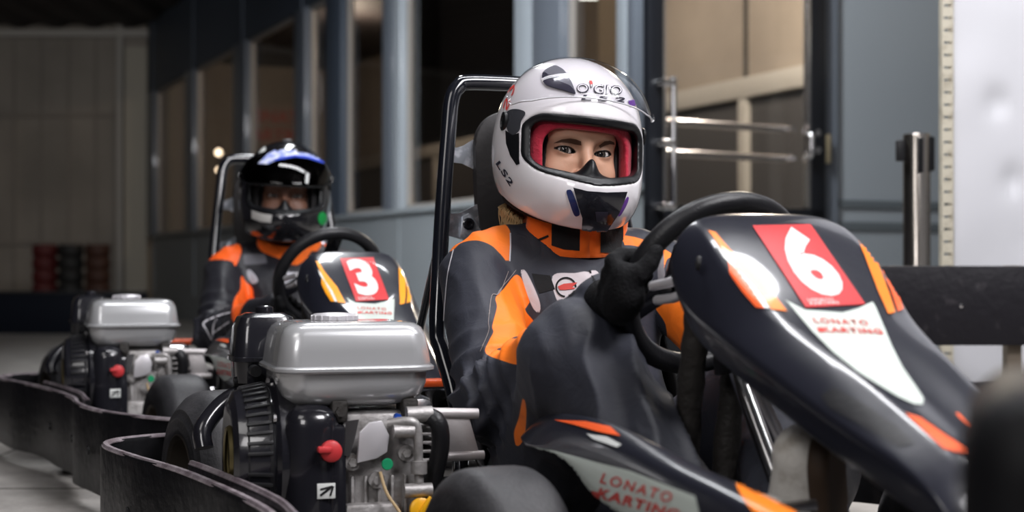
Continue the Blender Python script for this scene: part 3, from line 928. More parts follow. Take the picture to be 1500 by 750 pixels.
_sf = sorted([c for c in kart3.children if c.name.split('.')[0] == 'side_fairing'], key=lambda o: sum(v.co.y for v in o.data.vertices))[0]
_sf.location = (-0.035, -0.040, 0.025)
_fw = sorted([c for c in kart3.children if c.name.split('.')[0] == 'wheel'], key=lambda o: sum((v.co.y - v.co.x) for v in o.data.vertices))[0]
_fw.location = (0.0, -0.034, 0.0)
_rh = [c for c in kart3.children if c.name.split('.')[0] == 'roll_hoop'][0]
_rh.location = (0.0, 0.008, -0.018)

AMBER = mat('amber_vinyl', (1.0, 0.36, 0.012), 0.4, coat=0.2)
for _o in _fp.children:
    if _o.name.split('.')[0] == 'orange_stripe':
        _o.data = _o.data.copy(); _o.data.materials[0] = AMBER
# ------------------------------------------------------------------ the hall
def struct(name, mb, m, parent=None, **k):
    o = mb.build(name, m, parent, **k)
    if parent is None: o['kind'] = 'structure'
    return o

CONC = mat('worn_concrete', (0.34, 0.32, 0.30), 0.62, bump=(45, 0.6, 8), var=(9, (0.25, 0.235, 0.22), 0.40, 0.68))
FRAMEBL = mat('blue_grey_frame', (0.11, 0.125, 0.15), 0.4, coat=0.3)
FRAMELT = mat('pale_grey_frame', (0.27, 0.30, 0.33), 0.4, coat=0.3)
CLAD = mat('blue_grey_cladding', (0.20, 0.22, 0.235), 0.42, bump=(4, 0.05))
HEADER = mat('dark_blue_header', (0.045, 0.058, 0.08), 0.5)
PANELCR = mat('dull_cream_panel', (0.30, 0.27, 0.235), 0.7, bump=(3, 0.1), var=(1.2, (0.22, 0.2, 0.175), 0.4, 0.7))
SEAMDK = mat('dark_seam', (0.05, 0.045, 0.04), 0.7)
CEILDK = mat('dark_corrugated_ceiling', (0.035, 0.03, 0.03), 0.7)
TANW = mat('tan_inner_wall', (0.40, 0.345, 0.285), 0.75, var=(2, (0.34, 0.29, 0.24), 0.4, 0.7))
GREYW = mat('dark_grey_inner_wall', (0.075, 0.073, 0.075), 0.6)
CREAM = mat('cream_trim', (0.50, 0.475, 0.43), 0.5)
PANE = glass_mat('dark_window_glass', (0.62, 0.60, 0.58), 0.03, 1.45)
DOORPANE = glass_mat('door_glass', (0.86, 0.86, 0.86), 0.02, 1.4)
BLKFRAME = mat('black_door_frame', (0.008, 0.009, 0.012), 0.35)
BARRIERDK = mat('dark_navy_barrier', (0.006, 0.008, 0.014), 0.6, spec=0.1)

mb = MB(); mb.box((0, 9, -0.05), (30, 26, 0.1))
struct('floor', mb, CONC, smooth=False)
mb = MB()
for x, y in ((-3, 3.36), (-3, 5.1)):
    mb.box((x, y, 0.0004), (9, 0.008, 0.0012))
mb.box((-1.35, 5, 0.0004), (0.008, 6, 0.0012))
struct('floor_trim_1', mb, SEAMDK, smooth=False)

# wall of windows, in its own frame: x along the wall towards the camera side, y into the rooms behind
W0 = Vector((-3.825, 16.0, 0)); WD = Vector((0.4141, -0.9102, 0))
MW = Matrix.Translation(W0) @ Matrix.Rotation(math.atan2(WD.y, WD.x), 4, 'Z')
def ws(px):
    k = (px - 750) / FPX
    return (16 * k + 3.825) / (0.455 + k) * 1.0987
wall = empty('wall_right', MW); wall['kind'] = 'structure'
s_end = ws(942)
mb = MB(); mb.box((s_end / 2, 0.06, 0.425), (s_end, 0.10, 0.85)); 
for px in (224, 283, 355, 442, 490, 582, 680, 792): mb.box((ws(px), 0.005, 0.425), (0.03, 0.012, 0.85))
mb.box((s_end / 2, 0.0, 0.84), (s_end, 0.06, 0.03), 0.004); mb.box((s_end / 2, 0.003, 0.12), (s_end, 0.02, 0.24))
mb.build('lower_cladding', CLAD, wall)
mb = MB(); mb.box((s_end / 2 - 0.3, 0.06, 3.3), (s_end, 0.12, 1.82))
for px in (224, 283, 355, 442, 582, 792): mb.box((ws(px), -0.005, 3.3), (0.07, 0.02, 1.82))
mb.build('header', HEADER, wall)
def post(a, b, m, d=0.10, z0=0.85, z1=2.39, name='mullion'):
    x0, x1 = ws(a), ws(b)
    mb = MB(); mb.box(((x0 + x1) / 2, d / 2 - 0.02, (z0 + z1) / 2), (x1 - x0, d, z1 - z0), 0.006)
    return mb.build(name, m, wall)
for a, b, m in ((215, 227, FRAMEBL), (273, 285, FRAMEBL), (344, 362, FRAMEBL), (434, 450, FRAMEBL), (480, 503, HEADER), (564, 578, FRAMEBL), (579, 590, FRAMELT), (758, 784, FRAMELT), (784, 826, FRAMEBL), (908, 924, FRAMELT), (924, 936, FRAMEBL)):  # narrowest pale post paints in a highlight on its blue-grey neighbour
    post(a, b, m)
k = 1
for a, b in ((227, 273), (285, 344), (362, 434), (450, 480), (503, 564), (590, 758), (826, 908)):
    x0, x1 = ws(a), ws(b)
    w = empty('window_%d' % k, MW); w['kind'] = 'structure'; k += 1
    mb = MB(); mb.box(((x0 + x1) / 2, 0.05, 1.62), (x1 - x0, 0.008, 1.52))
    mb.build('pane', PANE, w, smooth=False)
    mb = MB()
    for x in (x0 + 0.015, x1 - 0.015): mb.box((x, 0.045, 1.62), (0.03, 0.04, 1.52))
    for z in (0.865, 2.375): mb.box(((x0 + x1) / 2, 0.045, z), (x1 - x0, 0.04, 0.03))
    mb.build('window_frame', mat('thin_window_frame', (0.26, 0.24, 0.22), 0.35), w)
# rooms behind the glass
inner = empty('wall_inner', MW); inner['kind'] = 'structure'
L1 = s_end + 6
mb = MB(); mb.box((L1 / 2 - 1, 2.3, 2.2), (L1 + 2, 0.1, 1.2)); mb.build('upper_panel', TANW, inner, smooth=False)
mb = MB(); mb.box((L1 / 2 - 1, 2.3, 0.8), (L1 + 2, 0.1, 1.6)); mb.build('lower_panel', GREYW, inner, smooth=False)
mb = MB(); mb.box((L1 / 2 - 1, 2.23, 1.66), (L1 + 2, 0.06, 0.13), 0.006)
for s in np.arange(1.2, L1, 1.35): mb.box((s, 2.235, 0.8), (0.09, 0.05, 1.62), 0.004)
mb.build('cream_rail', CREAM, inner)
mb = MB()
for s in np.arange(1.2, L1, 1.35): mb.box((s, 2.245, 2.25), (0.03, 0.02, 1.1))
mb.build('panel_joint', SEAMDK, inner)
mb = MB(); mb.box((L1 / 2 - 1, 1.2, 2.85), (L1 + 2, 2.3, 0.1))
o = mb.build('ceiling_inner', CEILDK, None, smooth=False); o.matrix_world = MW; o['kind'] = 'structure'
mb = MB(); mb.box((-0.6, 1.2, 1.4), (0.1, 2.3, 2.8))
o = mb.build('wall_cross', TANW, None, smooth=False); o.matrix_world = MW; o['kind'] = 'structure'

bl_ = empty('added_blind', MW @ Matrix.Translation((ws(680), 0.30, 0)))  # blind added to darken the upper part of this window
tag(bl_, 'made-up dark blind inside the window behind the roll hoop of the nearer kart', 'blind')
mb = MB()
rows = [[(x_, 0.004 * math.sin(z_ * 20), z_) for x_ in (-1.75, -1.2, -0.8, -0.4, 0, 0.4, 0.72)] for z_ in np.arange(1.30, 2.36, 0.02)]
mb.grid(rows); mb.build('blind_cloth', mat('dark_blind_cloth', (0.016, 0.014, 0.014), 0.8), bl_, solid=0.004)
mb = MB(); mb.cyl((-1.76, 0, 2.37), (0.73, 0, 2.37), 0.03); mb.box((-0.515, 0, 1.29), (2.47, 0.02, 0.03), 0.004); mb.build('blind_bar', BLACKSAT, bl_)
# sign with red letters on the inner wall
sg = empty('sign_board', MW @ Matrix.Translation((-0.53, 1.50, 2.13)) @ Matrix.Rotation(PI / 2, 4, 'Z'))
tag(sg, 'pale sign with red karting lettering seen through the windows behind the black helmet', 'sign')
MB().box((0, 0, 0), (0.95, 0.03, 0.5), 0.006).build('board', mat('sign_face', (0.45, 0.36, 0.30), 0.6), sg)
for body, z in (('LONATO', 0.03), ('KARTING', -0.18)):
    bm, asp = text_mesh2d(body, 0.02)
    for v in bm.verts: v.co = Vector((-0.42 + v.co.x / asp * 0.84, -0.017, z + v.co.y * 0.14))
    me = bpy.data.meshes.new('lettering'); bm.to_mesh(me); bm.free(); me.materials.append(REDINK)
    o = bpy.data.objects.new('lettering', me); COL.objects.link(o); o.parent = sg

fl = empty('added_spot_lamp', Matrix.Translation((at(321.5, HZ, 14.2).x, 14.2, 0)))  # added lamp: its bulbs stand for spots reflected in the glass
tag(fl, 'made-up slim lamp whose two glowing bulbs stand for light spots reflected in the window', 'lamp')
mb = MB().lathe([(0, 0), (0.13, 0), (0.13, 0.015), (0.02, 0.03), (0.012, 0.05), (0.012, 1.68), (0, 1.69)], n=24)
mb.build('stand', BLACKSAT, fl)
BULB = mat('warm_bulb', (1, 0.9, 0.75), 0.5, emit=((1.0, 0.80, 0.58), 14))
for z_, r_ in ((1.594, 0.03), (1.43, 0.022)):
    MB().lathe([(0.0, -r_)] + [(r_ * math.cos(math.radians(a_)), r_ * math.sin(math.radians(a_))) for a_ in range(-75, 90, 15)] + [(0, r_)], (0.0, -0.045, z_), n=20).build('bulb', BULB, fl)
    MB().cyl((0, 0, z_), (0, -0.03, z_), 0.008).build('bulb_arm', BLACKSAT, fl)
q_ = at(850, 2, 8.3)
pl_ = empty('pendant_lamp', Matrix.Translation((q_.x, 8.3, 0)))
tag(pl_, 'white glowing strip lamp hung inside the window above the white helmet', 'lamp')
MB().box((0, 0, 2.03), (0.30, 0.12, 0.08), 0.02).build('diffuser', mat('lamp_diffuser', (1, 1, 1), 0.5, emit=((0.92, 1.0, 0.95), 6)), pl_)
for s_ in (-0.1, 0.1): MB().cyl((s_, 0, 2.06), (s_, 0, 2.82), 0.006).build('hanger', BLACKSAT, pl_)
a_ = at(876, HZ, 7.5); b_ = at(908, HZ, 7.5)
mb = MB().box(((a_.x + b_.x) / 2, 7.5, 1.4), (b_.x - a_.x, 0.10, 2.8), 0.004); struct('column_1', mb, mat('tan_column', (0.50, 0.38, 0.25), 0.6))
# glass door standing ajar
A = at(947, HZ, 6.2); B = at(1204, HZ, 6.72); dv = (B - A); dv.z = 0
MD = Matrix.Translation((A.x, A.y, 0)) @ Matrix.Rotation(math.atan2(dv.y, dv.x), 4, 'Z')
DL = dv.length
door = empty('door_1', MD); door['kind'] = 'structure'
def dz(y, Y=6.4): return CAM_H + (HZ - y) * Y / FPX
mb = MB()
mb.box((0.035, 0, 1.25), (0.07, 0.05, 2.46), 0.004); mb.box((DL - 0.045, 0, 1.25), (0.09, 0.05, 2.46), 0.004)
mb.box((DL / 2, 0, 0.39), (DL, 0.05, 0.74), 0.004); mb.box((DL / 2, 0, 2.44), (DL, 0.05, 0.09), 0.004)
mb.build('door_frame', BLKFRAME, door)
mb = MB(); mb.box((DL / 2, 0, 1.58), (DL - 0.14, 0.008, 1.64)); mb.build('door_pane', DOORPANE, door, smooth=False)
mb = MB(); mb.box((DL - 0.10, -0.012, 1.58), (0.018, 0.03, 1.64), 0.002); mb.box((0.085, -0.004, 1.58), (0.014, 0.02, 1.64)); mb.build('glazing_bead', STEEL, door)
mb = MB()
mb.cyl((0.082, -0.075, dz(312)), (0.082, -0.075, dz(122)), 0.013)
for y in (131, 216, 306): mb.cyl((0.02, -0.075, dz(y)), (0.086, -0.075, dz(y)), 0.016); mb.cyl((0.035, -0.08, dz(y)), (0.035, 0.0, dz(y)), 0.020)
mb.build('pull_handle', CHROME, door)
mb = MB()
for y in (181, 226): mb.cyl((0.09, 0.055, dz(y)), (DL - 0.15, 0.055, dz(y)), 0.016)
for x in (0.10, DL - 0.17): 
    for y in (181, 226): mb.cyl((x, 0.055, dz(y)), (x, 0.0, dz(y)), 0.012)
mb.build('push_bar', STEEL, door)
mb = MB().tube(smooth_path([(DL - 0.125, -0.02, dz(185)), (DL - 0.125, -0.06, dz(190)), (DL - 0.125, -0.065, dz(206)), (DL - 0.125, -0.06, dz(222)), (DL - 0.125, -0.02, dz(228))], 5), 0.013)
mb.build('bow_handle', CHROME, door)
mb = MB()
for y in (196, 221): mb.cyl((DL - 0.05, -0.03, dz(y, 6.7)), (DL - 0.05, 0.0, dz(y, 6.7)), 0.016)
mb.build('lock_cylinder', STEEL, door)
mb = MB().box((DL + 0.018, -0.01, dz(218, 6.7)), (0.022, 0.04, 0.13), 0.005); mb.build('hinge', mat('brass_hinge', (0.5, 0.42, 0.28), 0.35, metal=0.8), door)

# wall to the right of the door
P = at(1208, HZ, 6.78); Q = at(1640, HZ, 7.6); dv = Q - P; dv.z = 0
MR = Matrix.Translation((P.x, P.y, 0)) @ Matrix.Rotation(math.atan2(dv.y, dv.x), 4, 'Z')
wr = empty('wall_beside_door', MR); wr['kind'] = 'structure'
mb = MB(); mb.box((dv.length / 2, 0.06, 1.6), (dv.length, 0.1, 3.2)); mb.build('wall_panel', mat('glossy_grey_panel', (0.27, 0.295, 0.32), 0.32, bump=(2.5, 0.12, 2)), wr, smooth=False)
mb = MB()
for z in (0.79, 0.69): mb.box((dv.length / 2, 0.008, z), (dv.length, 0.02, 0.035))
mb.build('dark_rail', mat('dark_grey_rail', (0.10, 0.115, 0.125), 0.4), wr)
mb = MB(); mb.box((0.02, 0.0, 1.6), (0.07, 0.05, 3.2)); mb.build('door_jamb', FRAMEBL, wr)
# closing wall above the door
mb = MB(); mb.box((s_end + 0.7, 0.4, 3.4), (1.8, 0.1, 1.6)); o = mb.build('wall_over_door', HEADER, None, smooth=False); o.matrix_world = MW; o['kind'] = 'structure'

# back wall of dull panels at the far left
mb = MB(); mb.box((-7.4, 16.4, 1.6), (7.3, 0.1, 3.2)); wb = struct('wall_back', mb, PANELCR, smooth=False)
mb = MB()
for y in (168, 356): mb.box((-7.4, 16.33, CAM_H + (HZ - y) * 16.3 / FPX), (7.3, 0.04, 0.05))
for px in (20, 60, 100, 140): mb.box((at(px, HZ, 16.34).x, 16.345, 1.6), (0.03, 0.02, 3.2))
mb.build('panel_joint', mat('panel_joint_grey', (0.24, 0.215, 0.19), 0.7), wb)
mb = MB(); mb.box((at(176, HZ, 16.3).x, 16.3, 1.6), (0.06, 0.06, 3.2)); mb.box((-7.4, 16.28, 3.05), (7.3, 0.06, 0.07))
MB().box((at(198, HZ, 16.2).x, 16.25, 1.45), (0.24, 0.05, 2.9)).build('side_panel', mat('side_panel_cream', (0.42, 0.39, 0.33), 0.7), wb)
mb.build('pale_trim', mat('pale_trim_grey', (0.42, 0.40, 0.37), 0.6), wb)
# dark corrugated ceiling
mb = MB()
rows = [[], []]
for i in range(161):
    x = -9 + i * 0.1
    for r, y in zip(rows, (-3.0, 17.0)): r.append((x, y, 3.12 + (0.04 if (i // 2) % 2 else 0.0)))
mb.grid(rows)
struct('ceiling', mb, CEILDK, smooth=False)
# low dark barrier across the far end of the lane
bar = empty('track_barrier', Matrix.Translation((-4.9, 11.5, 0)))
tag(bar, 'low dark navy barrier across the far end of the lane by the back wall', 'barrier')
mb = MB().box((0, 0, 0.155), (4.2, 0.12, 0.31), 0.012); mb.build('barrier_board', BARRIERDK, bar)
mb = MB(); mb.box((0, 0, 0.315), (4.2, 0.14, 0.02), 0.004); mb.build('cap_rail', BLACKSAT, bar)

# tyre stacks by the back wall
TYR = {'red': mat('dull_red_tyre', (0.07, 0.007, 0.007), 0.6), 'black': mat('black_wall_tyre', (0.012, 0.012, 0.012), 0.6), 'brown': mat('brown_red_tyre', (0.045, 0.017, 0.010), 0.6)}
for ci, (px, cname, n) in enumerate(((66, 'red', 6), (104, 'black', 6), (143, 'brown', 6))):
    c = at(px, HZ, 14.0)
    first = None
    for i in range(n):
        if first is None:
            prof = [(0.07, 0.01), (0.075, 0.0), (0.100, 0.0), (0.115, 0.02), (0.117, 0.06), (0.115, 0.10), (0.100, 0.12), (0.075, 0.12), (0.07, 0.11), (0.07, 0.01)]
            o = MB().lathe(prof, n=32).build('barrier_tyre', TYR[cname]); first = o
        else:
            o = first.copy(); COL.objects.link(o)
        o.location = (c.x, 14.0, i * 0.121)
        tag(o, {'red': 'dull red tyre in the left stack against the back wall', 'black': 'black tyre in the middle stack between the red and brown ones', 'brown': 'brownish red tyre in the right stack against the back wall'}[cname], 'tyre', cname + ' tyres stacked by the back wall')

# ------------------------------------------------------------------ things at the right
c = at(1343, HZ, 4.3)
sp = empty('stanchion_post', Matrix.Translation((c.x, 4.3, 0)))
tag(sp, 'brushed steel queue post with black belt cassette standing before the grey wall', 'barrier post')
BRUSH = mat('brushed_steel', (0.50, 0.46, 0.42), 0.22, metal=1.0, bump=(8, 0.03))
MB().lathe([(0, 0), (0.16, 0), (0.16, 0.012), (0.05, 0.03), (0.04, 0.05), (0, 0.05)], n=40).build('base', BRUSH, sp)
MB().lathe([(0.0385, 0.045), (0.0385, 0.872), (0.036, 0.878), (0.02, 0.880), (0, 0.880)], n=40).build('post', BRUSH, sp)
mb = MB().box((-0.048, -0.004, 0.83), (0.022, 0.03, 0.06), 0.003); mb.build('belt_clip', BLACKSAT, sp); mb = MB().box((0.034, -0.004, 0.82), (0.022, 0.05, 0.10), 0.006)
mb.build('belt_cassette', BLACKSAT, sp)
mb = MB().box((0.0, -0.0385, 0.815), (0.016, 0.004, 0.10), 0.001); mb.build('belt_slot', BLACKSAT, sp)

sl = empty('metal_cladding', Matrix.Translation((at(1386, HZ, 4.0).x, 4.0, 0)))
tag(sl, 'dented bright metal sheet with slotted cream upright behind the black planks', 'metal sheet')
mb = MB()
# slotted upright: two flanges with real slots between rungs
mb.box((-0.0125, 0, 1.3), (0.005, 0.03, 2.6)); mb.box((0.0125, 0, 1.3), (0.005, 0.03, 2.6))
z = 0.02
while z < 2.58:
    mb.box((0, -0.0125, z), (0.022, 0.004, 0.0265)); z += 0.033
mb.build('slotted_upright', mat('cream_steel_angle', (0.50, 0.46, 0.37), 0.45, var=(40, (0.36, 0.32, 0.25), 0.5, 0.7)), sl)
rows = []
for i in range(61):
    z = 0.02 + i * 2.5 / 60; row = []
    for j in range(61):
        x = 0.02 + j * 1.3 / 60
        d = 0.012 * noise.noise(Vector((x * 2.2, z * 2.0, 3))) + 0.005 * noise.noise(Vector((x * 7, z * 6, 1)))
        for cx, cz, r, dep in ((0.14, 0.93, 0.05, 0.02), (0.18, 0.72, 0.045, 0.022), (0.20, 0.58, 0.04, 0.015), (0.08, 1.0, 0.02, 0.008)):
            q = math.hypot(x - cx, (z - cz) * 1.6) / r
            if q < 1: d += dep * (1 - q * q) ** 2
        row.append((x, 0.005 + d, z))
    rows.append(row)
MB().grid(rows).build('sheet', mat('dented_aluminium_sheet', (0.60, 0.60, 0.63), 0.68, metal=0.3, bump=(6, 0.10, 3)), sl, sub=1, solid=0.002)

c = at(1300, HZ, 3.6)
bd = empty('board_barrier', Matrix.Translation((c.x, 3.6, 0)))
tag(bd, 'scuffed black plank barrier on posts before the metal sheet', 'barrier')
PLANK = mat('scuffed_black_plank', (0.010, 0.009, 0.012), 0.5, spec=0.2, bump=(35, 0.25), var=(16, (0.05, 0.045, 0.05), 0.6, 0.8))
mb = MB().box((0.48, 0, 0.404), (1.1, 0.028, 0.19), 0.004); mb.build('plank', PLANK, bd)
mb = MB().box((0.52, 0, 0.155), (1.0, 0.028, 0.13), 0.004); mb.build('plank', PLANK, bd)
for x, m in ((0.09, BLACKSAT), (0.31, mat('tan_wood_post', (0.16, 0.13, 0.10), 0.7))):
    MB().box((x, 0.035, 0.25), (0.035, 0.04, 0.5), 0.003).build('post', m, bd)
p = at(1408, 448, 3.585)
MB().lathe([(0.006, 0), (0.005, 0.003), (0, 0.004)], (p.x - c.x, -0.014, p.z), (0, -1, 0), 14).build('screw', STEEL, bd)

# blurred dark case close to the lens, lower right corner
fg = empty('equipment_case', Matrix.Translation((0.321, 0.712, 0)) @ Matrix.Rotation(-0.30, 4, 'Z'))
tag(fg, 'black rounded case out of focus at the lower right corner, before the kart nose', 'case')
stack_rr([(0.0, 0.105, 0.11, 0.03), (0.30, 0.105, 0.11, 0.03), (0.40, 0.104, 0.108, 0.03), (0.425, 0.098, 0.102, 0.03), (0.437, 0.085, 0.09, 0.03), (0.441, 0.06, 0.07, 0.02)], (0, 0), 6).build('shell', mat('soft_black_case', (0.003, 0.003, 0.004), 0.55, spec=0.15), fg)
mb = MB().box((0.01, -0.112, 0.22), (0.15, 0.008, 0.34), 0.003); mb.build('front_plate', mat('black_gloss_purple_sheen', (0.028, 0.012, 0.035), 0.15, coat=0.6), fg)  # purple in the base colour paints in a reflection

# ------------------------------------------------------------------ camera and light
cam = bpy.data.cameras.new('camera'); co = bpy.data.objects.new('camera', cam); COL.objects.link(co)
co.location = (0, 0, CAM_H); co.rotation_euler = (PI / 2, 0, 0)
cam.sensor_width = 36.0; cam.lens = FPX * 36 / 1500; cam.shift_y = (HZ - 375) / 1500
cam.dof.use_dof = True; cam.dof.focus_distance = 2.30; cam.dof.aperture_fstop = 3.8
cam.clip_start = 0.05
SC.camera = co

def area(name, loc, tgt, sx, sy, W, col=(1, 1, 1)):
    l = bpy.data.lights.new(name, 'AREA'); l.shape = 'RECTANGLE'; l.size = sx; l.size_y = sy; l.energy = W; l.color = col
    o = bpy.data.objects.new(name, l); COL.objects.link(o)
    o.location = loc
    o.rotation_euler = (Vector(tgt) - Vector(loc)).to_track_quat('-Z', 'Y').to_euler()
    return o
area('hall_lamp_key', (1.5, 0.7, 2.95), (0.15, 2.3, 0.5), 1.2, 1.2, 135, (0.99, 0.97, 1.0))
area('hall_lamp_tube', (0.3, 2.5, 3.0), (0.2, 2.5, 0), 0.25, 2.2, 55, (0.97, 0.97, 1.0))
area('added_fill_front', (-1.4, 0.2, 2.8), (-0.2, 2.3, 0.4), 1.1, 1.1, 16, (1.0, 0.97, 0.95))  # added fill from the front left, not a lamp of the hall
area('added_fill_low', (-0.9, -0.8, 1.8), (0.2, 2.0, 0.35), 0.8, 0.8, 20, (1.0, 0.97, 0.97))  # added low frontal fill for the shoe, suits and tank front
area('hall_lamp_rear', (-0.6, 5.2, 3.0), (-0.6, 4.4, 0.3), 0.3, 1.6, 20, (0.95, 0.97, 1.0)).data.spread = math.radians(110)
area('hall_lamp_right', (2.0, 2.4, 2.95), (1.6, 4.6, 0.9), 0.5, 1.2, 48, (0.97, 0.98, 1.0))
area('added_fill_door_wall', (0.3, 4.9, 3.0), (1.7, 6.9, 1.3), 0.3, 1.6, 150, (0.93, 0.97, 1.0))  # added light to brighten the wall right of the door
area('added_fill_window_wall', (-2.6, 5.6, 3.0), (-0.4, 8.6, 1.0), 0.5, 1.6, 66, (0.94, 0.97, 1.0)).data.spread = math.radians(80)  # added light to brighten the wall of windows
area('hall_lamp_far', (-5.2, 11.0, 3.0), (-5.5, 16, 1.4), 0.6, 1.2, 20, (1.0, 0.95, 0.88))
def lamp(name, loc, W, col, r=0.06):
    l = bpy.data.lights.new(name, 'POINT'); l.energy = W; l.color = col; l.shadow_soft_size = r
    o = bpy.data.objects.new(name, l); COL.objects.link(o); o.location = loc
def wloc(px, y, z):
    p = MW @ Vector((ws(px), y, z)); return p
lamp('room_lamp_near', wloc(800, 1.35, 2.6), 210, (1.0, 0.86, 0.70))
lamp('room_lamp_mid', wloc(560, 1.2, 2.4), 30, (1.0, 0.85, 0.7))
lamp('room_lamp_far', wloc(330, 1.2, 2.5), 60, (1.0, 0.85, 0.7))
w = bpy.data.worlds.new('hall_dimness'); SC.world = w; w.use_nodes = True
w.node_tree.nodes['Background'].inputs[0].default_value = (0.56, 0.52, 0.66, 1)
w.node_tree.nodes['Background'].inputs[1].default_value = 0.03
SC.view_settings.view_transform = 'Standard'; SC.view_settings.look = 'None'
SC.view_settings.gamma = 1.0; SC.view_settings.use_curve_mapping = False
SC.view_settings.exposure = 0.0
# ------------------------------------------------------------------ people (built in kart space, seated)
def nz(p, s, seed=0.0):
    return np.array([noise.noise(Vector((q[0] * s + seed, q[1] * s - seed, q[2] * s + 2 * seed))) for q in p])

SKIN_F = (0.60, 0.335, 0.225)
SKIN_M = (0.20, 0.095, 0.062)
HEAD_C = Vector((0.2, -0.006, 0.69))

def head_sdf(P):
    d = smin(ell(P, (-0.012, 0, 0.022), (0.094, 0.073, 0.104)), ell(P, (0.026, 0, -0.028), (0.060, 0.0585, 0.088)), 0.03)
    d = smin(d, ell(P, (0.050, 0, -0.088), (0.036, 0.036, 0.034)), 0.03)
    d = smin(d, chain(P, [(0.062, -0.045, 0.010), (0.078, -0.026, 0.013), (0.083, 0, 0.008), (0.078, 0.026, 0.013), (0.062, 0.045, 0.010)], [0.006] * 5), 0.016)
    for s in (-1, 1):
        d = smax(d, -ell(P, (0.088, 0.031 * s, -0.010), (0.013, 0.021, 0.012)), 0.012)
        d = smin(d, ell(P, (0.054, 0.038 * s, -0.047), (0.026, 0.022, 0.022)), 0.02)
        d = smin(d, ell(P, (-0.008, 0.074 * s, -0.015), (0.016, 0.008, 0.030)), 0.006)
    d = smin(d, chain(P, [(0.080, 0, 0.006), (0.092, 0, -0.020), (0.104, 0, -0.044)], [0.006, 0.0075, 0.0105]), 0.012)
    for s in (-1, 1): d = smin(d, cone(P, (0.094, 0.011 * s, -0.048), (0.090, 0.012 * s, -0.050), 0.0075, 0.007), 0.006)
    d = smin(d, chain(P, [(0.078, -0.022, -0.079), (0.089, -0.008, -0.075), (0.089, 0.008, -0.075), (0.078, 0.022, -0.079)], [0.003, 0.0055, 0.0055, 0.003]), 0.006)
    d = smin(d, chain(P, [(0.078, -0.019, -0.084), (0.087, 0, -0.087), (0.078, 0.019, -0.084)], [0.003, 0.0065, 0.003]), 0.006)
    # lids: a shell round each eyeball with an almond opening
    for s in (-1, 1):
        c = (0.0685, 0.031 * s, -0.012)
        lid = ell(P, c, (0.0150, 0.0152, 0.0142))
        y = (P[1] - c[1]) * s; z = P[2] - c[2]
        w = np.clip(1 - (y / 0.0150) ** 2, 0, 1)
        top = 0.0047 * w ** 0.7 + 0.0016 * (y / 0.015); bot = -0.0042 * w ** 0.8 + 0.0016 * (y / 0.015)
        gap = np.maximum(np.maximum(z - top, bot - z), np.abs(y) - 0.0150)
        gap = np.where(P[0] > c[0], gap, 0.01)
        d = smin(d, lid, 0.004)
        d = np.maximum(d, -np.maximum(gap, ell(P, c, (0.026, 0.018, 0.016))))
        d = np.where((P[0] < c[0] + 0.0085) & (vlen(P[0] - c[0], P[1] - c[1], P[2] - c[2]) < 0.02), np.minimum(d, vlen(P[0] - c[0], P[1] - c[1], P[2] - c[2]) - 0.0108), d)
    d = smin(d, cone(P, (-0.025, 0, -0.06), (-0.045, 0, -0.17), 0.052, 0.055), 0.03)
    return d

def almond(pos, s):
    y = (pos[:, 1] - 0.031 * s) * s; z = pos[:, 2] + 0.012
    w = np.clip(1 - (y / 0.0150) ** 2, 0, 1)
    top = 0.0047 * w ** 0.7 + 0.0016 * (y / 0.015); bot = -0.0042 * w ** 0.8 + 0.0016 * (y / 0.015)
    return np.maximum(np.maximum(z - top, bot - z), np.abs(y) - 0.0150)

def face_attrs(makeup):
    def front(pos): return pos[:, 0] > 0.05
    def liner(pos, N):
        g = np.minimum(almond(pos, -1), almond(pos, 1))
        up = np.where(pos[:, 2] > -0.012, 0.0022, 0.0009) * makeup
        return np.where(front(pos), (up - g) * 1000, -5)
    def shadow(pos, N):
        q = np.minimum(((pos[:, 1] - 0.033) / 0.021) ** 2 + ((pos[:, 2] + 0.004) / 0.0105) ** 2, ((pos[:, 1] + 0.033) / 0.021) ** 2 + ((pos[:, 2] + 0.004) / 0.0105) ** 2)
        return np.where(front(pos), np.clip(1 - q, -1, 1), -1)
    def lips(pos, N):
        q = (pos[:, 1] / 0.023) ** 2 + ((pos[:, 2] + 0.081) / 0.009) ** 2
        return np.where(front(pos), (1 - q) * 5, -5)
    return {'liner': liner, 'shadow': shadow, 'lips': lips}

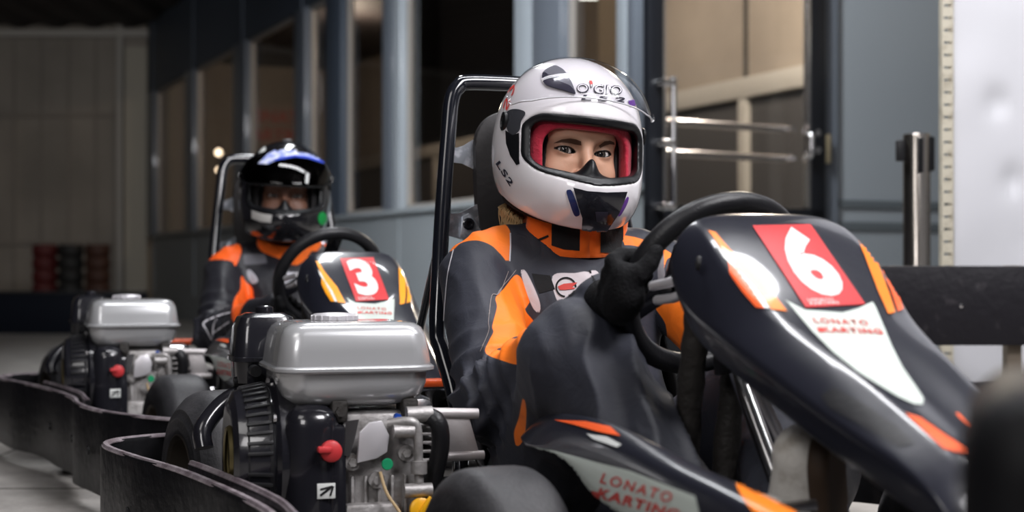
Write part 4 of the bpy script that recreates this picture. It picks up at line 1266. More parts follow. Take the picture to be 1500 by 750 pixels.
def eye_mat(name):
    m = mat(name, (0.80, 0.77, 0.74), 0.08, coat=0.6)
    nt = m.node_tree; b = nt.nodes['Principled BSDF']
    tc = nt.nodes.new('ShaderNodeTexCoord')
    sep = nt.nodes.new('ShaderNodeSeparateXYZ'); nt.links.new(tc.outputs['Object'], sep.inputs['Vector'])
    y2 = nt.nodes.new('ShaderNodeMath'); y2.operation = 'MULTIPLY'; nt.links.new(sep.outputs['Y'], y2.inputs[0]); nt.links.new(sep.outputs['Y'], y2.inputs[1])
    z2 = nt.nodes.new('ShaderNodeMath'); z2.operation = 'MULTIPLY'; nt.links.new(sep.outputs['Z'], z2.inputs[0]); nt.links.new(sep.outputs['Z'], z2.inputs[1])
    ad = nt.nodes.new('ShaderNodeMath'); ad.operation = 'ADD'; nt.links.new(y2.outputs[0], ad.inputs[0]); nt.links.new(z2.outputs[0], ad.inputs[1])
    sq = nt.nodes.new('ShaderNodeMath'); sq.operation = 'SQRT'; nt.links.new(ad.outputs[0], sq.inputs[0])
    r = nt.nodes.new('ShaderNodeValToRGB'); nt.links.new(sq.outputs[0], r.inputs['Fac'])
    mp = nt.nodes.new('ShaderNodeMapRange'); mp.inputs['From Max'].default_value = 0.012; nt.links.new(sq.outputs[0], mp.inputs['Value']); nt.links.new(mp.outputs['Result'], r.inputs['Fac'])
    e = r.color_ramp.elements
    e[0].position = 0.0; e[0].color = (0.004, 0.004, 0.005, 1)
    e[1].position = 0.24; e[1].color = (0.004, 0.004, 0.005, 1)
    for p, c in ((0.27, (0.07, 0.055, 0.045)), (0.50, (0.035, 0.028, 0.026)), (0.57, (0.01, 0.01, 0.01)), (0.62, (0.66, 0.62, 0.60))):
        x = e.new(p); x.color = (*c, 1)
    nt.links.new(r.outputs['Color'], b.inputs['Base Color'])
    return m
EYE = eye_mat('eye_brown_grey')

# ---------------- race suit
def suit_joints(kind):
    J = dict(sh=(0.185, 0.156, 0.480), neck=(0.185, 0, 0.545))
    if kind == 'f':
        J.update(elR=(0.41, -0.192, 0.295), wrR=(0.655, -0.120, 0.445), elL=(0.46, 0.215, 0.32), wrL=(0.665, 0.135, 0.445),
                 kneeR=(0.66, -0.152, 0.368), ankR=(0.98, -0.112, 0.165), kneeL=(0.62, 0.150, 0.33), ankL=(0.955, 0.015, 0.155))
    else:
        J.update(elR=(0.37, -0.212, 0.320), wrR=(0.635, -0.115, 0.395), elL=(0.42, 0.21, 0.32), wrL=(0.635, 0.13, 0.40),
                 kneeR=(0.60, -0.150, 0.29), ankR=(0.98, -0.130, 0.15), kneeL=(0.62, 0.150, 0.29), ankL=(1.02, 0.10, 0.14))
    return J

def torso_sdf(P, J, g=0.0):
    d = smin(ell(P, (0.205, 0, 0.41), (0.105 + g, 0.145 + g, 0.135 + g)), ell(P, (0.245, 0, 0.26), (0.118 + g, 0.142 + g, 0.15)), 0.05)
    d = smin(d, ell(P, (0.26, 0, 0.15), (0.14 + g, 0.165 + g, 0.095 + g)), 0.05)
    s = J['sh']
    d = smin(d, cone(P, (s[0], -s[1] + 0.02, s[2] + 0.012), (s[0], s[1] - 0.02, s[2] + 0.012), 0.052 + g, 0.052 + g), 0.04)
    for q in (-1, 1): d = smin(d, cone(P, (J['neck'][0], 0, J['neck'][2] - 0.01), (s[0], q * (s[1] - 0.01), s[2] + 0.02), 0.052 + g, 0.046 + g), 0.03)
    return d

def suit_sdf(J):
    s = J['sh']
    def f(P):
        d = torso_sdf(P, J)
        for q, e, w in ((-1, 'elR', 'wrR'), (1, 'elL', 'wrL')):
            a = smin(cone(P, (s[0], q * s[1], s[2]), J[e], 0.062, 0.056), cone(P, J[e], J[w], 0.056, 0.040), 0.02)
            d = smin(d, a, 0.008)
        for q, k, n in ((-1, 'kneeR', 'ankR'), (1, 'kneeL', 'ankL')):
            l = smin(cone(P, (0.30, q * 0.09, 0.135), J[k], 0.092, 0.076), cone(P, J[k], J[n], 0.076, 0.056), 0.03)
            d = smin(d, l, 0.007)
        # open neck
        d = smax(d, -cone(P, (0.19, 0, 0.53), (0.20, 0, 0.66), 0.05, 0.05), 0.01)
        return d
    return f

def seg_t(pos, a, b):
    a = np.array(a); b = np.array(b); ba = b - a
    t = ((pos - a) @ ba) / (ba @ ba)
    tc = np.clip(t, 0, 1)
    return t, np.linalg.norm(pos - a - tc[:, None] * ba, axis=1), np.linalg.norm(ba)

def suit_folds(J, amp):
    def ridge(x): return 1.0 - np.abs(np.sin(x)) ** 0.8
    def disp(pos, N):
        out = np.zeros(len(pos))
        wob = nz(pos, 8.0, 1.3); wob2 = nz(pos, 15.0, 4.1)
        s = J['sh']
        # folds that gather round elbows and knees and run slantwise across the limb
        limbs = [((s[0], -s[1], s[2]), J['elR'], 1.0, 1.0, 0.10), (J['elR'], J['wrR'], 0.05, 1.0, 0.12), ((s[0], s[1], s[2]), J['elL'], 1.0, 1.0, 0.10), (J['elL'], J['wrL'], 0.05, 1.0, 0.12),
                 ((0.30, -0.09, 0.135), J['kneeR'], 1.0, 0.6, 0.09), ((0.30, 0.09, 0.135), J['kneeL'], 1.0, 0.6, 0.09)]
        for i, (a, b, tb, w, wid) in enumerate(limbs):
            t, d, L = seg_t(pos, a, b)
            near = np.clip(1 - (d - 0.065) / 0.02, 0, 1) * np.exp(-((t - tb) * L / wid) ** 2)
            ph = t * L * 95 + wob * 3.0 + (pos[:, 1] - pos[:, 0]) * 26 + i
            out += amp * 1.5 * w * near * (ridge(ph) - 0.45)
        # long slack drags down the upper arms and across the chest
        q = np.stack([pos[:, 0] * 5 + pos[:, 2] * 3, pos[:, 1] * 14, pos[:, 2] * 5], 1)
        n1 = np.array([noise.noise(Vector(v)) for v in q])
        n2 = np.array([noise.noise(Vector(v) * 1.9 + Vector((5, 1, 2))) for v in q])
        out += amp * (1.3 * (0.30 - np.abs(n1) * 1.4) + 0.6 * (0.3 - np.abs(n2) * 1.4))
        # creases fanning from the knee down the shin
        for k_, a_ in (('kneeR', 'ankR'), ('kneeL', 'ankL')):
            t, d, L = seg_t(pos, J[k_], J[a_])
            near = np.clip(1 - (d - 0.075) / 0.02, 0, 1) * np.clip((t + 0.06) * 5, 0, 1) * np.clip((1.1 - t) * 4, 0, 1)
            a = np.array(J[k_]); side = pos[:, 1] - a[1] + 0.05 * t
            out += amp * 1.5 * near * (ridge(side * 62 + wob * 1.6 + t * 1.2 + 0.6) - 0.45)
        return out
    return disp

def px_field(M, poly, lim=None, back=-0.15):
    if len(poly) > 4: poly = [(p.x, p.y) for p in smooth_path([(a, b, 0) for a, b in poly], 4, closed=True)]
    def f(pos, N):
        x, y = seen_px(pos, M)
        v = poly_sd(x, y, poly)
        v = np.where(facing(pos, N, M) > back, v, -20)
        if lim is not None: v = np.where(lim(pos), v, -20)
        return v
    return f
def px_lines(M, lines, w, lim=None):
    def f(pos, N):
        x, y = seen_px(pos, M)
        best = np.full(len(pos), 1e6)
        for ln in lines:
            for (ax, ay), (bx, by) in zip(ln[:-1], ln[1:]):
                t = np.clip(((x - ax) * (bx - ax) + (y - ay) * (by - ay)) / ((bx - ax) ** 2 + (by - ay) ** 2), 0, 1)
                best = np.minimum(best, np.hypot(x - ax - t * (bx - ax), y - ay - t * (by - ay)))
        v = w - best
        v = np.where(facing(pos, N, M) > -0.1, v, -20)
        if lim is not None: v = np.where(lim(pos), v, -20)
        return v
    return f
def union(*fs): return lambda p, n: np.maximum.reduce([f(p, n) for f in fs])

def near_arm(J, side, r=0.085):
    s = J['sh']; q = -1 if side == 'R' else 1
    def f(pos):
        d1 = seg_t(pos, (s[0], q * s[1], s[2]), J['el' + side])[1]; d2 = seg_t(pos, J['el' + side], J['wr' + side])[1]
        return (np.minimum(d1, d2) < r) & (pos[:, 0] < (0.58 if side == 'R' else 9))
    return f

def cloth_mat(name, base, orange, white, grey, rough=0.58):
    m = attr_mat(name, base, [('orange', orange, 0.6), ('white', white, 0.6), ('grey', grey, 0.8)], rough=rough, sheen=0.02, spec=0.4)
    nt = m.node_tree; b = nt.nodes['Principled BSDF']
    tc = nt.nodes.new('ShaderNodeTexCoord')
    w = nt.nodes.new('ShaderNodeTexNoise'); w.inputs['Scale'].default_value = 900; w.inputs['Detail'].default_value = 2
    w2 = nt.nodes.new('ShaderNodeTexNoise'); w2.inputs['Scale'].default_value = 28; w2.inputs['Detail'].default_value = 5; w2.inputs['Distortion'].default_value = 1.2
    nt.links.new(tc.outputs['Object'], w.inputs['Vector']); nt.links.new(tc.outputs['Object'], w2.inputs['Vector'])
    b1 = nt.nodes.new('ShaderNodeBump'); b1.inputs['Strength'].default_value = 0.15; b1.inputs['Distance'].default_value = 0.001
    b2 = nt.nodes.new('ShaderNodeBump'); b2.inputs['Strength'].default_value = 0.15; b2.inputs['Distance'].default_value = 0.012
    nt.links.new(w.outputs['Fac'], b1.inputs['Height']); nt.links.new(w2.outputs['Fac'], b2.inputs['Height'])
    nt.links.new(b2.outputs['Normal'], b1.inputs['Normal']); nt.links.new(b1.outputs['Normal'], b.inputs['Normal'])
    return m

ORANGE = (1.0, 0.205, 0.008)
def gloves(parent, side, m, C, up, lf, nn, ang, R, wrist):
    """right or left hand closed round the steering wheel rim at angle ang"""
    def build():
        a = math.radians(ang)
        r = (up * math.cos(a) + lf * math.sin(a)).normalized()
        t = (-up * math.sin(a) + lf * math.cos(a)).normalized()
        if t.z < 0: t = -t
        c = C + r * R
        W = Vector(wrist)
        def p(rr, n, tt): return tuple(c + r * rr + nn * n + t * tt)
        def f(P):
            palm = chain(P, [p(0.020, 0.020, -0.024), p(0.024, 0.016, 0.024)], [0.018, 0.017])
            palm = smin(palm, chain(P, [p(0.020, 0.026, 0.0), tuple(W)], [0.023, 0.034]), 0.02)
            d = palm
            for k, (tt, rad, ln) in enumerate(((0.028, 0.0096, 1.0), (0.0095, 0.0101, 1.08), (-0.009, 0.0096, 1.02), (-0.0265, 0.0086, 0.85))):
                pts = [p(0.028, 0.006, tt * 0.9), p(0.028, -0.012, tt), p(0.011 * ln, -0.0245, tt * 1.04), p(-0.011 * ln, -0.0235, tt * 1.05), p(-0.0235, -0.008, tt * 1.05)]
                d = smin(d, chain(P, pts, [rad * 1.15, rad * 1.12, rad * 1.06, rad, rad * 0.92], 0.004), 0.005)
            th = [p(0.024, 0.024, 0.016), p(0.013, 0.028, 0.033), p(0.0, 0.0255, 0.047), p(-0.008, 0.020, 0.060)]
            d = smin(d, chain(P, th, [0.014, 0.0124, 0.011, 0.0098], 0.004), 0.006)
            return d
        lo = np.minimum(np.array(c), np.array(W)) - 0.085; hi = np.maximum(np.array(c), np.array(W)) + 0.085
        return implicit('glove', f, lo, hi, 0.0032, m, parent, it=2)
    return build()

def shoe(parent, heel, toe, ankle, m, sole_m, name='shoe'):
    heel, toe, ankle = Vector(heel), Vector(toe), Vector(ankle)
    x = (toe - heel).normalized(); z = (ankle - heel); z = (z - x * z.dot(x)).normalized(); y = z.cross(x); L = (toe - heel).length
    def fu(P):
        d = cone(P, (0.02, 0, 0.028), (L - 0.035, 0, 0.024), 0.033, 0.036)
        d = smin(d, cone(P, (0.03, 0, 0.04), (0.035, 0, 0.09), 0.034, 0.036), 0.02)
        d = smin(d, cone(P, (0.05, 0, 0.07), (L - 0.08, 0, 0.035), 0.028, 0.026), 0.02)
        return smax(d, -P[2], 0.006)
    def fs(P):
        d = smin(cone(P, (0.02, 0, 0), (L * 0.45, 0, 0), 0.036, 0.033), cone(P, (L * 0.6, 0.003, 0), (L - 0.04, 0, 0), 0.038, 0.041), 0.03)
        return smax(smax(d, P[2] - 0.012, 0.004), -P[2] - 0.012, 0.004)
    M = Matrix((x, y, z)).transposed().to_4x4(); M.translation = heel
    o = implicit(name, fu, (-0.05, -0.06, -0.02), (L + 0.03, 0.06, 0.14), 0.004, m, parent, M=M)
    implicit('sole', fs, (-0.05, -0.06, -0.03), (L + 0.03, 0.06, 0.03), 0.004, sole_m, o, M=M)
    mb = MB()
    for k in range(4):
        u = L * 0.5 + k * 0.018
        mb.tube([M @ Vector((u, -0.022, 0.052 - k * 0.003)), M @ Vector((u + 0.006, 0, 0.066 - k * 0.004)), M @ Vector((u, 0.022, 0.052 - k * 0.003))], 0.003, 8)
    mb.build('laces', m, o)
    return o

def body_mesh(parent, J, HM, skin_m, makeup):
    """one continuous body: head at fine detail, everything under the suit coarser, in a single mesh"""
    pos, q = nets(head_sdf, (-0.13, -0.10, -0.175), (0.125, 0.10, 0.145), 0.00155)
    pos = relax(pos, q, 1, 0.4)
    N = vnormals(pos, q)
    at_ = {k: f(pos, N) for k, f in face_attrs(makeup).items()}
    A = np.array(HM); hp = pos @ A[:3, :3].T + A[:3, 3]
    s = J['sh']
    def f(P):
        d = torso_sdf(P, J, -0.022)
        d = smin(d, cone(P, (0.185, 0, 0.50), tuple(HM @ Vector((-0.04, 0, -0.14))), 0.054, 0.054), 0.03)
        for qq, e, w in ((-1, 'elR', 'wrR'), (1, 'elL', 'wrL')):
            d = smin(d, smin(cone(P, (s[0], qq * s[1], s[2]), J[e], 0.046, 0.038), cone(P, J[e], J[w], 0.038, 0.028), 0.02), 0.02)
        for qq, kk, n in ((-1, 'kneeR', 'ankR'), (1, 'kneeL', 'ankL')):
            d = smin(d, smin(cone(P, (0.30, qq * 0.09, 0.135), J[kk], 0.072, 0.052), cone(P, J[kk], J[n], 0.052, 0.036), 0.02), 0.02)
        return d
    bp, bq = nets(f, (0.04, -0.34, 0.02), (1.10, 0.34, 0.62), 0.012)
    o = obj_from('body', np.concatenate([hp, bp]), np.concatenate([q, bq + len(hp)]), skin_m, parent)
    for k, v in at_.items():
        a = o.data.attributes.new(k, 'FLOAT', 'POINT')
        a.data.foreach_set('value', np.concatenate([v, np.full(len(bp), -20.0)]).astype(np.float32))
    return o

# ---------------- helmet
def hull(P):
    a = ell(P, (-0.022, 0, 0.025), (0.140, 0.117, 0.121)); b = ell(P, (-0.004, 0, -0.045), (0.136, 0.113, 0.102))
    ch = ell(P, (0.050, 0, -0.080), (0.108, 0.092, 0.070))
    return smin(smin(a, b, 0.05), ch, 0.045)
def port(P):
    z0 = -0.010 + 0.10 * np.maximum(0, 0.10 - P[0]) * 0.35
    yy = np.clip(np.abs(P[1]) / 0.1, 0, 1.2)
    lift = 0.022 * yy ** 1.6 * np.clip((0.03 - P[2]) / 0.09, 0, 1)
    return rbox((P[0], P[1], P[2] - z0 - lift), (0.13, 0, -0.003), (0.145, 0.1, 0.052), 0.030)
def base_cut(P):
    return -(P[2] + 0.094 + 0.16 * np.minimum(P[0], 0.0) + 0.36 * np.maximum(P[0], 0))
def helmet(parent, HM, shell_m, gasket_m, liner_m, dark_m, visor_m, raise_deg, rim_m):
    h = 0.0026
    lo, hi = (-0.19, -0.14, -0.165), (0.19, 0.14, 0.17)
    def neck(P): return cone(P, (-0.01, 0, -0.05), (-0.02, 0, -0.30), 0.088, 0.098)
    def shell(P):
        H = hull(P)
        d = smax(H, -(H + 0.018), 0.002)
        d = smax(d, -port(P), 0.004)
        d = smax(d, base_cut(P), 0.005)
        return smax(d, -neck(P), 0.004)
    hm = implicit('helmet', shell, lo, hi, h, shell_m, parent, it=2, M=HM)
    def gasket(P):
        H = hull(P); p = port(P)
        d = smax(smax(H - 0.0012 - 0.5 * np.minimum(p, 0), -(H + 0.024), 0.002), -(p + 0.0115), 0.002)
        return smax(d, p - 0.002, 0.002)
    implicit('port_gasket', gasket, lo, hi, h, gasket_m, hm, it=2, M=HM)
    def eyeport(P): return rbox(P, (0.12, 0, -0.029), (0.14, 0.068, 0.050), 0.028)
    def liner(P):
        H = hull(P)
        d = smax(H + 0.017, -(H + 0.040), 0.004)
        d = smax(d, -eyeport(P), 0.008)
        d = smax(d, base_cut(P) + 0.004, 0.005)
        return smax(d, -(neck(P) + 0.006), 0.006)
    implicit('padded_liner', liner, lo, hi, 0.003, liner_m, hm, it=2, M=HM)
    def inner(P):
        H = hull(P)
        d = smax(H + 0.036, -(H + 0.052), 0.003)
        d = smax(d, -rbox(P, (0.12, 0, -0.032), (0.14, 0.057, 0.050), 0.030), 0.006)
        d = smax(d, base_cut(P) + 0.004, 0.005)
        return smax(d, -(neck(P) + 0.004), 0.006)
    implicit('inner_lining', inner, lo, hi, 0.0034, dark_m, hm, it=2, M=HM)
    # breath guard with nose bridge
    rows = []
    for k in range(33):
        y = -0.078 + 0.156 * k / 32
        x = 0.127 - 4.6 * y * y
        top = -0.049 + 0.024 * math.exp(-(y / 0.012) ** 2) + 0.004 * math.exp(-(y / 0.035) ** 2) - 0.15 * y * y * 6
        out_ = 0.010 * math.exp(-(y / 0.011) ** 2)
        rows.append([HM @ Vector(p) for p in ((x + 0.006, y, -0.070), (x + 0.008, y, -0.060), (x + 0.002, y, -0.054), (x - 0.006 + out_, y, (top - 0.054) / 2), (x - 0.016 + out_, y, top), (x - 0.020 + out_ * 0.6, y, top - 0.001), (x - 0.012, y, -0.062))])
    MB().grid(rows).build('breath_guard', gasket_m, hm, sub=1)
    for k in range(12):
        mb = MB(); y = -0.068 + 0.136 * k / 11; x = 0.127 - 4.6 * y * y
        mb.box(HM @ Vector((x + 0.0062, y, -0.058)), (0.005, 0.0022, 0.007), 0.0006)
        mb.build('guard_tooth', dark_m, hm)
    # visor: a band of the hull's outline swung up about the side pivots
    pos, q = nets(hull, lo, hi, 0.006)
    hb = BVHTree.FromPolygons([Vector(p) for p in pos], [tuple(int(i) for i in f) for f in q])
    piv = Vector((0.010, 0, 0.028))
    lo_a, hi_a = math.radians(-24), math.radians(33)
    rad = []
    for d in np.linspace(-24, 90, 40):
        v = Vector((math.cos(math.radians(d)), 0, math.sin(math.radians(d))))
        hit = hb.ray_cast(piv + v * 0.5, -v)
        rad.append((hit[0] - piv).length)
    ra, rb = math.radians(lo_a), 0
    R0 = max(rad) + 0.004
    rows = []
    for i in range(41):
        lam = math.radians(-93 + 186 * i / 40)
        w = max(0.0, math.cos(lam))
        sh = 0.30 + 0.70 * min(1, w * 1.6)
        row = []
        for k in range(13):
            f = k / 12
            ang = math.radians(raise_deg) + lo_a * sh + (hi_a - lo_a) * sh * f
            ff = (math.degrees(ang - 0) + 24) / 114 * 39
            ff = min(max(ff, 0), 38.99); i0 = int(ff)
            Rr = (rad[i0] * (1 - ff + i0) + rad[i0 + 1] * (ff - i0)) + 0.006
            c = max(0.045, Rr * (max(0, math.cos(lam)) ** 0.75)) if abs(math.cos(lam)) > 1e-6 else 0.045
            y = 0.1235 * math.sin(lam)
            row.append(HM @ (piv + Vector((math.cos(ang) * c, y, math.sin(ang) * c))))
        rows.append(row)
    vz = MB().grid(rows).build('visor', visor_m, hm, solid=0.002, auto=None)
    MB().tube([r_[0] for r_ in rows[2:-2]], 0.0013, 8).build('visor_rim', rim_m, hm)
    for s in (-1, 1):
        MB().lathe([(0.016, 0), (0.015, 0.004), (0.009, 0.005), (0.008, 0.003), (0.0, 0.003)], HM @ Vector((piv.x, 0.1165 * s, piv.z)), HM.to_3x3() @ Vector((0, s, 0)), 28).build('visor_pivot', gasket_m, hm)
    # neck roll under the shell
    ring = []
    for k in range(40):
        a = k * PI / 20
        x = -0.012 + 0.098 * math.cos(a); y = 0.088 * math.sin(a)
        z = -0.096 - 0.16 * min(x, 0) - 0.30 * max(x, 0)
        ring.append(HM @ Vector((x, y, z)))
    MB().tube(ring, 0.0115, 10, closed=True).build('neck_roll', dark_m, hm)
    return hm

SUITDK = (0.025, 0.027, 0.039)
suit_f = cloth_mat('charcoal_race_suit', SUITDK, ORANGE, (0.62, 0.56, 0.58), (0.15, 0.14, 0.15))
suit_m = cloth_mat('black_race_suit', (0.013, 0.013, 0.018), (1.0, 0.13, 0.012), (0.42, 0.42, 0.46), (0.12, 0.12, 0.14), rough=0.45)
GLOVE = mat('black_glove', (0.006, 0.006, 0.007), 0.75, spec=0.15, bump=(200, 0.3))
ORCLOTH = mat('orange_collar_cloth', (1.0, 0.17, 0.012), 0.8, bump=(60, 0.25), sheen=0.2)
BLKCLOTH = mat('black_cloth', (0.008, 0.008, 0.009), 0.8, bump=(90, 0.2))
SHOEW = mat('pale_shoe_canvas', (0.74, 0.71, 0.66), 0.7, bump=(120, 0.2), var=(30, (0.35, 0.30, 0.24), 0.52, 0.75))
SOLEB = mat('brown_shoe_sole', (0.07, 0.045, 0.03), 0.6)
PIPE = mat('pale_piping', (0.55, 0.53, 0.56), 0.5)
SEAMT = mat('tan_seam_thread', (0.24, 0.20, 0.19), 0.6)
BROWM = mat('brow_hair', (0.075, 0.036, 0.022), 0.8)
HAIR = mat('blonde_hair', (0.50, 0.33, 0.16), 0.45, spec=0.5)

def person(M, kind):
    root = empty('person', M)
    J = suit_joints(kind)
    if kind == 'f':
        HM = Matrix.Translation(HEAD_C) @ Matrix.Rotation(math.radians(-1), 4, 'Z') @ Matrix.Rotation(math.radians(-5), 4, 'X') @ Matrix.Rotation(math.radians(2), 4, 'Y')
        skin = SKIN_F
    else:
        HM = Matrix.Translation(HEAD_C + Vector((-0.005, 0.0, 0.0))) @ Matrix.Rotation(math.radians(-10), 4, 'Z') @ Matrix.Rotation(math.radians(-2), 4, 'X') @ Matrix.Rotation(math.radians(-3), 4, 'Y')
        skin = SKIN_M
    lipc = (0.42, 0.13, 0.11) if kind == 'f' else (0.24, 0.10, 0.08)
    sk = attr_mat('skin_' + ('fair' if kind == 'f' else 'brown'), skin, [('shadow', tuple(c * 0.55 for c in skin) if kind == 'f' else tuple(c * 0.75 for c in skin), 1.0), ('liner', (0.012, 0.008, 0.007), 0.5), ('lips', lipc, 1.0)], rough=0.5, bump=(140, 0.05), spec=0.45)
    sk.node_tree.nodes['Principled BSDF'].inputs['Subsurface Weight'].default_value = 0.12
    sk.node_tree.nodes['Principled BSDF'].inputs['Subsurface Radius'].default_value = (0.012, 0.005, 0.003)
    body = body_mesh(root, J, HM, sk, 1.0 if kind == 'f' else 0.45)
    bb = bvh_of(body)
    cam_l = M.inverted() @ Vector((0, 0, CAM_H))
    for s in (-1, 1):
        me_o = MB().lathe([(0, -0.0115)] + [(0.0115 * math.cos(math.radians(a)), 0.0115 * math.sin(math.radians(a))) for a in range(-80, 90, 8)] + [(0, 0.0115)], (0, 0, 0), (1, 0, 0), 32).build('eye', EYE, root)
        c = HM @ Vector((0.0685, 0.031 * s, -0.012))
        d = (cam_l - c).normalized()
        y = Vector((0, 0, 1)).cross(d).normalized(); z = d.cross(y)
        R = Matrix((d, y, z)).transposed().to_4x4(); R.translation = c
        me_o.matrix_local = R
    if kind == 'f':
        for pts in ([(811, 209.5), (823, 204), (835, 202.5), (844, 203.8), (851.5, 207), (852, 213), (844, 211.5), (836, 209.6), (823, 208.6)], [(877, 213), (885, 206.8), (893, 206), (899, 208.5), (900, 212), (893, 211), (887, 212.5), (879, 217)]):
            sticker_px(pts, bb, M, 0.0008, 'eyebrow', BROWM, root, res=3)
    else:
        for s in (-1, 1):
            rows = [[HM @ Vector((0.0845 - 9 * y * y, y * s, 0.012 + 0.004 * math.sin(k) + dz_ + 0.05 * (y - 0.03))) for dz_ in (-0.003, 0.003)] for k, y in enumerate(np.linspace(0.014, 0.05, 8))]
            MB().grid(rows).build('eyebrow', BROWM, root, solid=0.002)
    # suit
    kr = near_arm(J, 'R'); kl = near_arm(J, 'L')
    if kind == 'f':
        orange = union(px_field(M, [(640, 372), (655, 345), (690, 322), (725, 322), (747, 338), (746, 383), (733, 372), (719, 359), (698, 352), (675, 356), (662, 367)], lambda p: p[:, 1] < -0.09),
                       px_field(M, [(759, 402), (776, 440), (769, 454), (786, 478), (774, 500), (764, 522), (759, 534), (735, 528), (711, 517), (716, 500), (723, 486), (721, 478), (728, 450), (726, 436), (738, 423)], kr),
                       px_field(M, [(903, 345), (940, 350), (985, 372), (977, 380), (970, 397), (962, 372), (930, 360), (905, 358)], lambda p: p[:, 1] > 0.07),
                       px_field(M, [(955, 425), (985, 425), (1003, 443), (1032, 457), (1020, 470), (1020, 516), (982, 513), (975, 475), (960, 451)], lambda p: p[:, 1] > 0.08),
                       px_field(M, [(985, 540), (1008, 540), (1008, 562), (988, 558)], lambda p: p[:, 1] > 0.03),
                       px_field(M, [(766, 583), (771, 600), (768, 640), (757, 654), (753, 634), (760, 612)]))
        white = union(px_field(M, [(763, 396), (772, 400), (790, 440), (790, 458), (780, 450), (768, 418)], lambda p: (p[:, 1] > -0.15) & (p[:, 1] < 0)),
                      px_field(M, [(809, 404), (842, 400), (860, 398), (872, 408), (882, 428), (858, 431), (834, 441), (818, 444)], lambda p: (p[:, 0] > 0.25) & (p[:, 1] > -0.12)),
                      px_field(M, [(865, 396), (874, 396), (890, 418), (886, 426)], lambda p: (p[:, 0] > 0.25) & (p[:, 1] > -0.12)))
        grey = union(px_field(M, [(964, 372), (972, 372), (974, 400), (985, 425), (966, 425)], lambda p: p[:, 1] > 0.08))
        h = 0.0052
    else:
        orange = union(px_field(M, [(300, 380), (315, 360), (344, 355), (354, 366), (345, 390), (340, 383), (323, 380)], lambda p: p[:, 1] < -0.09),
                       px_field(M, [(353.6, 404), (360, 413), (369.6, 422), (372, 441), (375, 461), (355, 461), (344, 473), (339, 462), (344, 437), (352, 424)], kr),
                       px_field(M, [(470, 352), (480, 350), (492, 360), (480, 366)], lambda p: p[:, 1] > 0.07))
        white = union(px_field(M, [(413, 398), (438, 399), (438, 420), (413, 418)], lambda p: p[:, 0] > 0.22),
                      px_field(M, [(361, 396), (368, 396), (378, 410), (372, 416), (366, 412)], lambda p: (p[:, 0] > 0.2)))
        grey = union(px_field(M, [(356, 372), (388, 372), (392, 386), (358, 388)], lambda p: p[:, 0] > 0.15))
        h = 0.0075
    su = implicit('race_suit', suit_sdf(J), (0.03, -0.36, 0.02), (1.09, 0.36, 0.60), h, suit_f if kind == 'f' else suit_m, root, it=2, disp=suit_folds(J, 0.0082 if kind == 'f' else 0.0085), attrs={'orange': orange, 'white': white, 'grey': grey})
    sb = bvh_of(su)
    if kind == 'f':
        strips = [('piping', PIPE, 2.0, [(747.5, 342), (747.5, 360), (746.5, 383)]), ('piping', PIPE, 1.5, [(665, 366), (657, 400), (653, 440), (651, 470)]), ('seam', SEAMT, 1.0, [(744, 398), (731, 430), (720, 434), (716, 470), (716, 486), (704, 515)]), ('seam', SEAMT, 1.0, [(756, 396), (735, 421), (728, 433)])]
    else:
        strips = [('piping', PIPE, 2.2, [(338, 458), (320, 463), (299, 473), (303, 484), (311, 498)]), ('piping', PIPE, 2.0, [(318, 467), (313, 478), (312, 494)]), ('piping', PIPE, 2.0, [(337, 471), (325, 479), (314, 487)])]
    for nm, mm, wd, pts in strips:
        P_ = smooth_path([(a, b, 0) for a, b in pts], 5)
        L_, R_ = [], []
        for i_, p_ in enumerate(P_):
            t_ = (P_[min(i_ + 1, len(P_) - 1)] - P_[max(i_ - 1, 0)]).normalized()
            L_.append((p_.x - t_.y * wd / 2, p_.y + t_.x * wd / 2)); R_.append((p_.x + t_.y * wd / 2, p_.y - t_.x * wd / 2))
        bm_ = bmesh.new()
        A_ = [bm_.verts.new((x_, y_, 0)) for x_, y_ in L_]; B_ = [bm_.verts.new((x_, y_, 0)) for x_, y_ in R_]
        for i_ in range(len(A_) - 1): bm_.faces.new((A_[i_], A_[i_ + 1], B_[i_ + 1], B_[i_]))
        stick(refine(bm_, 3, 2), sight(M), sb, 0.0014, nm, mm, su)
    # collar
    rows = []
    for k in range(49):
        a = k * 2 * PI / 48
        ca, sa = math.cos(a), math.sin(a)
        fr = max(0, ca)
        wv = 0.004 * math.sin(a * 5 + 1)
        rows.append([Vector((0.192 + (r_ + wv * j) * ca + lean, (r_ + 0.006 + wv * j) * sa, z_ - (0.016 if kind == 'f' else 0.038) * fr)) for j, (r_, z_, lean) in enumerate(((0.086, 0.525, 0.0), (0.080, 0.545, 0.0), (0.077, 0.567, 0.004), (0.075, 0.588, 0.008)))])
    cm = MB().grid(rows).build('collar', ORCLOTH, su, solid=0.005, auto=None)
    cb = bvh_of(cm)
    if kind == 'f':
        sticker_px([(808, 320), (828, 326), (850, 335), (849, 368), (826, 366), (808, 360)], cb, M, 0.0015, 'collar_tab', BLKCLOTH, su)
        sticker_px([(879, 325), (912, 325), (912, 372), (879, 370)], cb, M, 0.0015, 'collar_tab', BLKCLOTH, su)
        sticker_px([(786, 351), (803, 344), (804, 347), (788, 354)], cb, M, 0.001, 'collar_slit', BLKCLOTH, su)
        # badge on the chest patch
        bm = bmesh.new()
        n = 30; v0 = []; v1 = []
        for k in range(n):
            a = k * 2 * PI / n
            v0.append(bm.verts.new((829 + 15.5 * math.cos(a), 421 + 15 * math.sin(a), 0))); v1.append(bm.verts.new((829 + 13 * math.cos(a), 421 + 12.5 * math.sin(a), 0)))
        for k in range(n): bm.faces.new((v0[k], v0[(k + 1) % n], v1[(k + 1) % n], v1[k]))
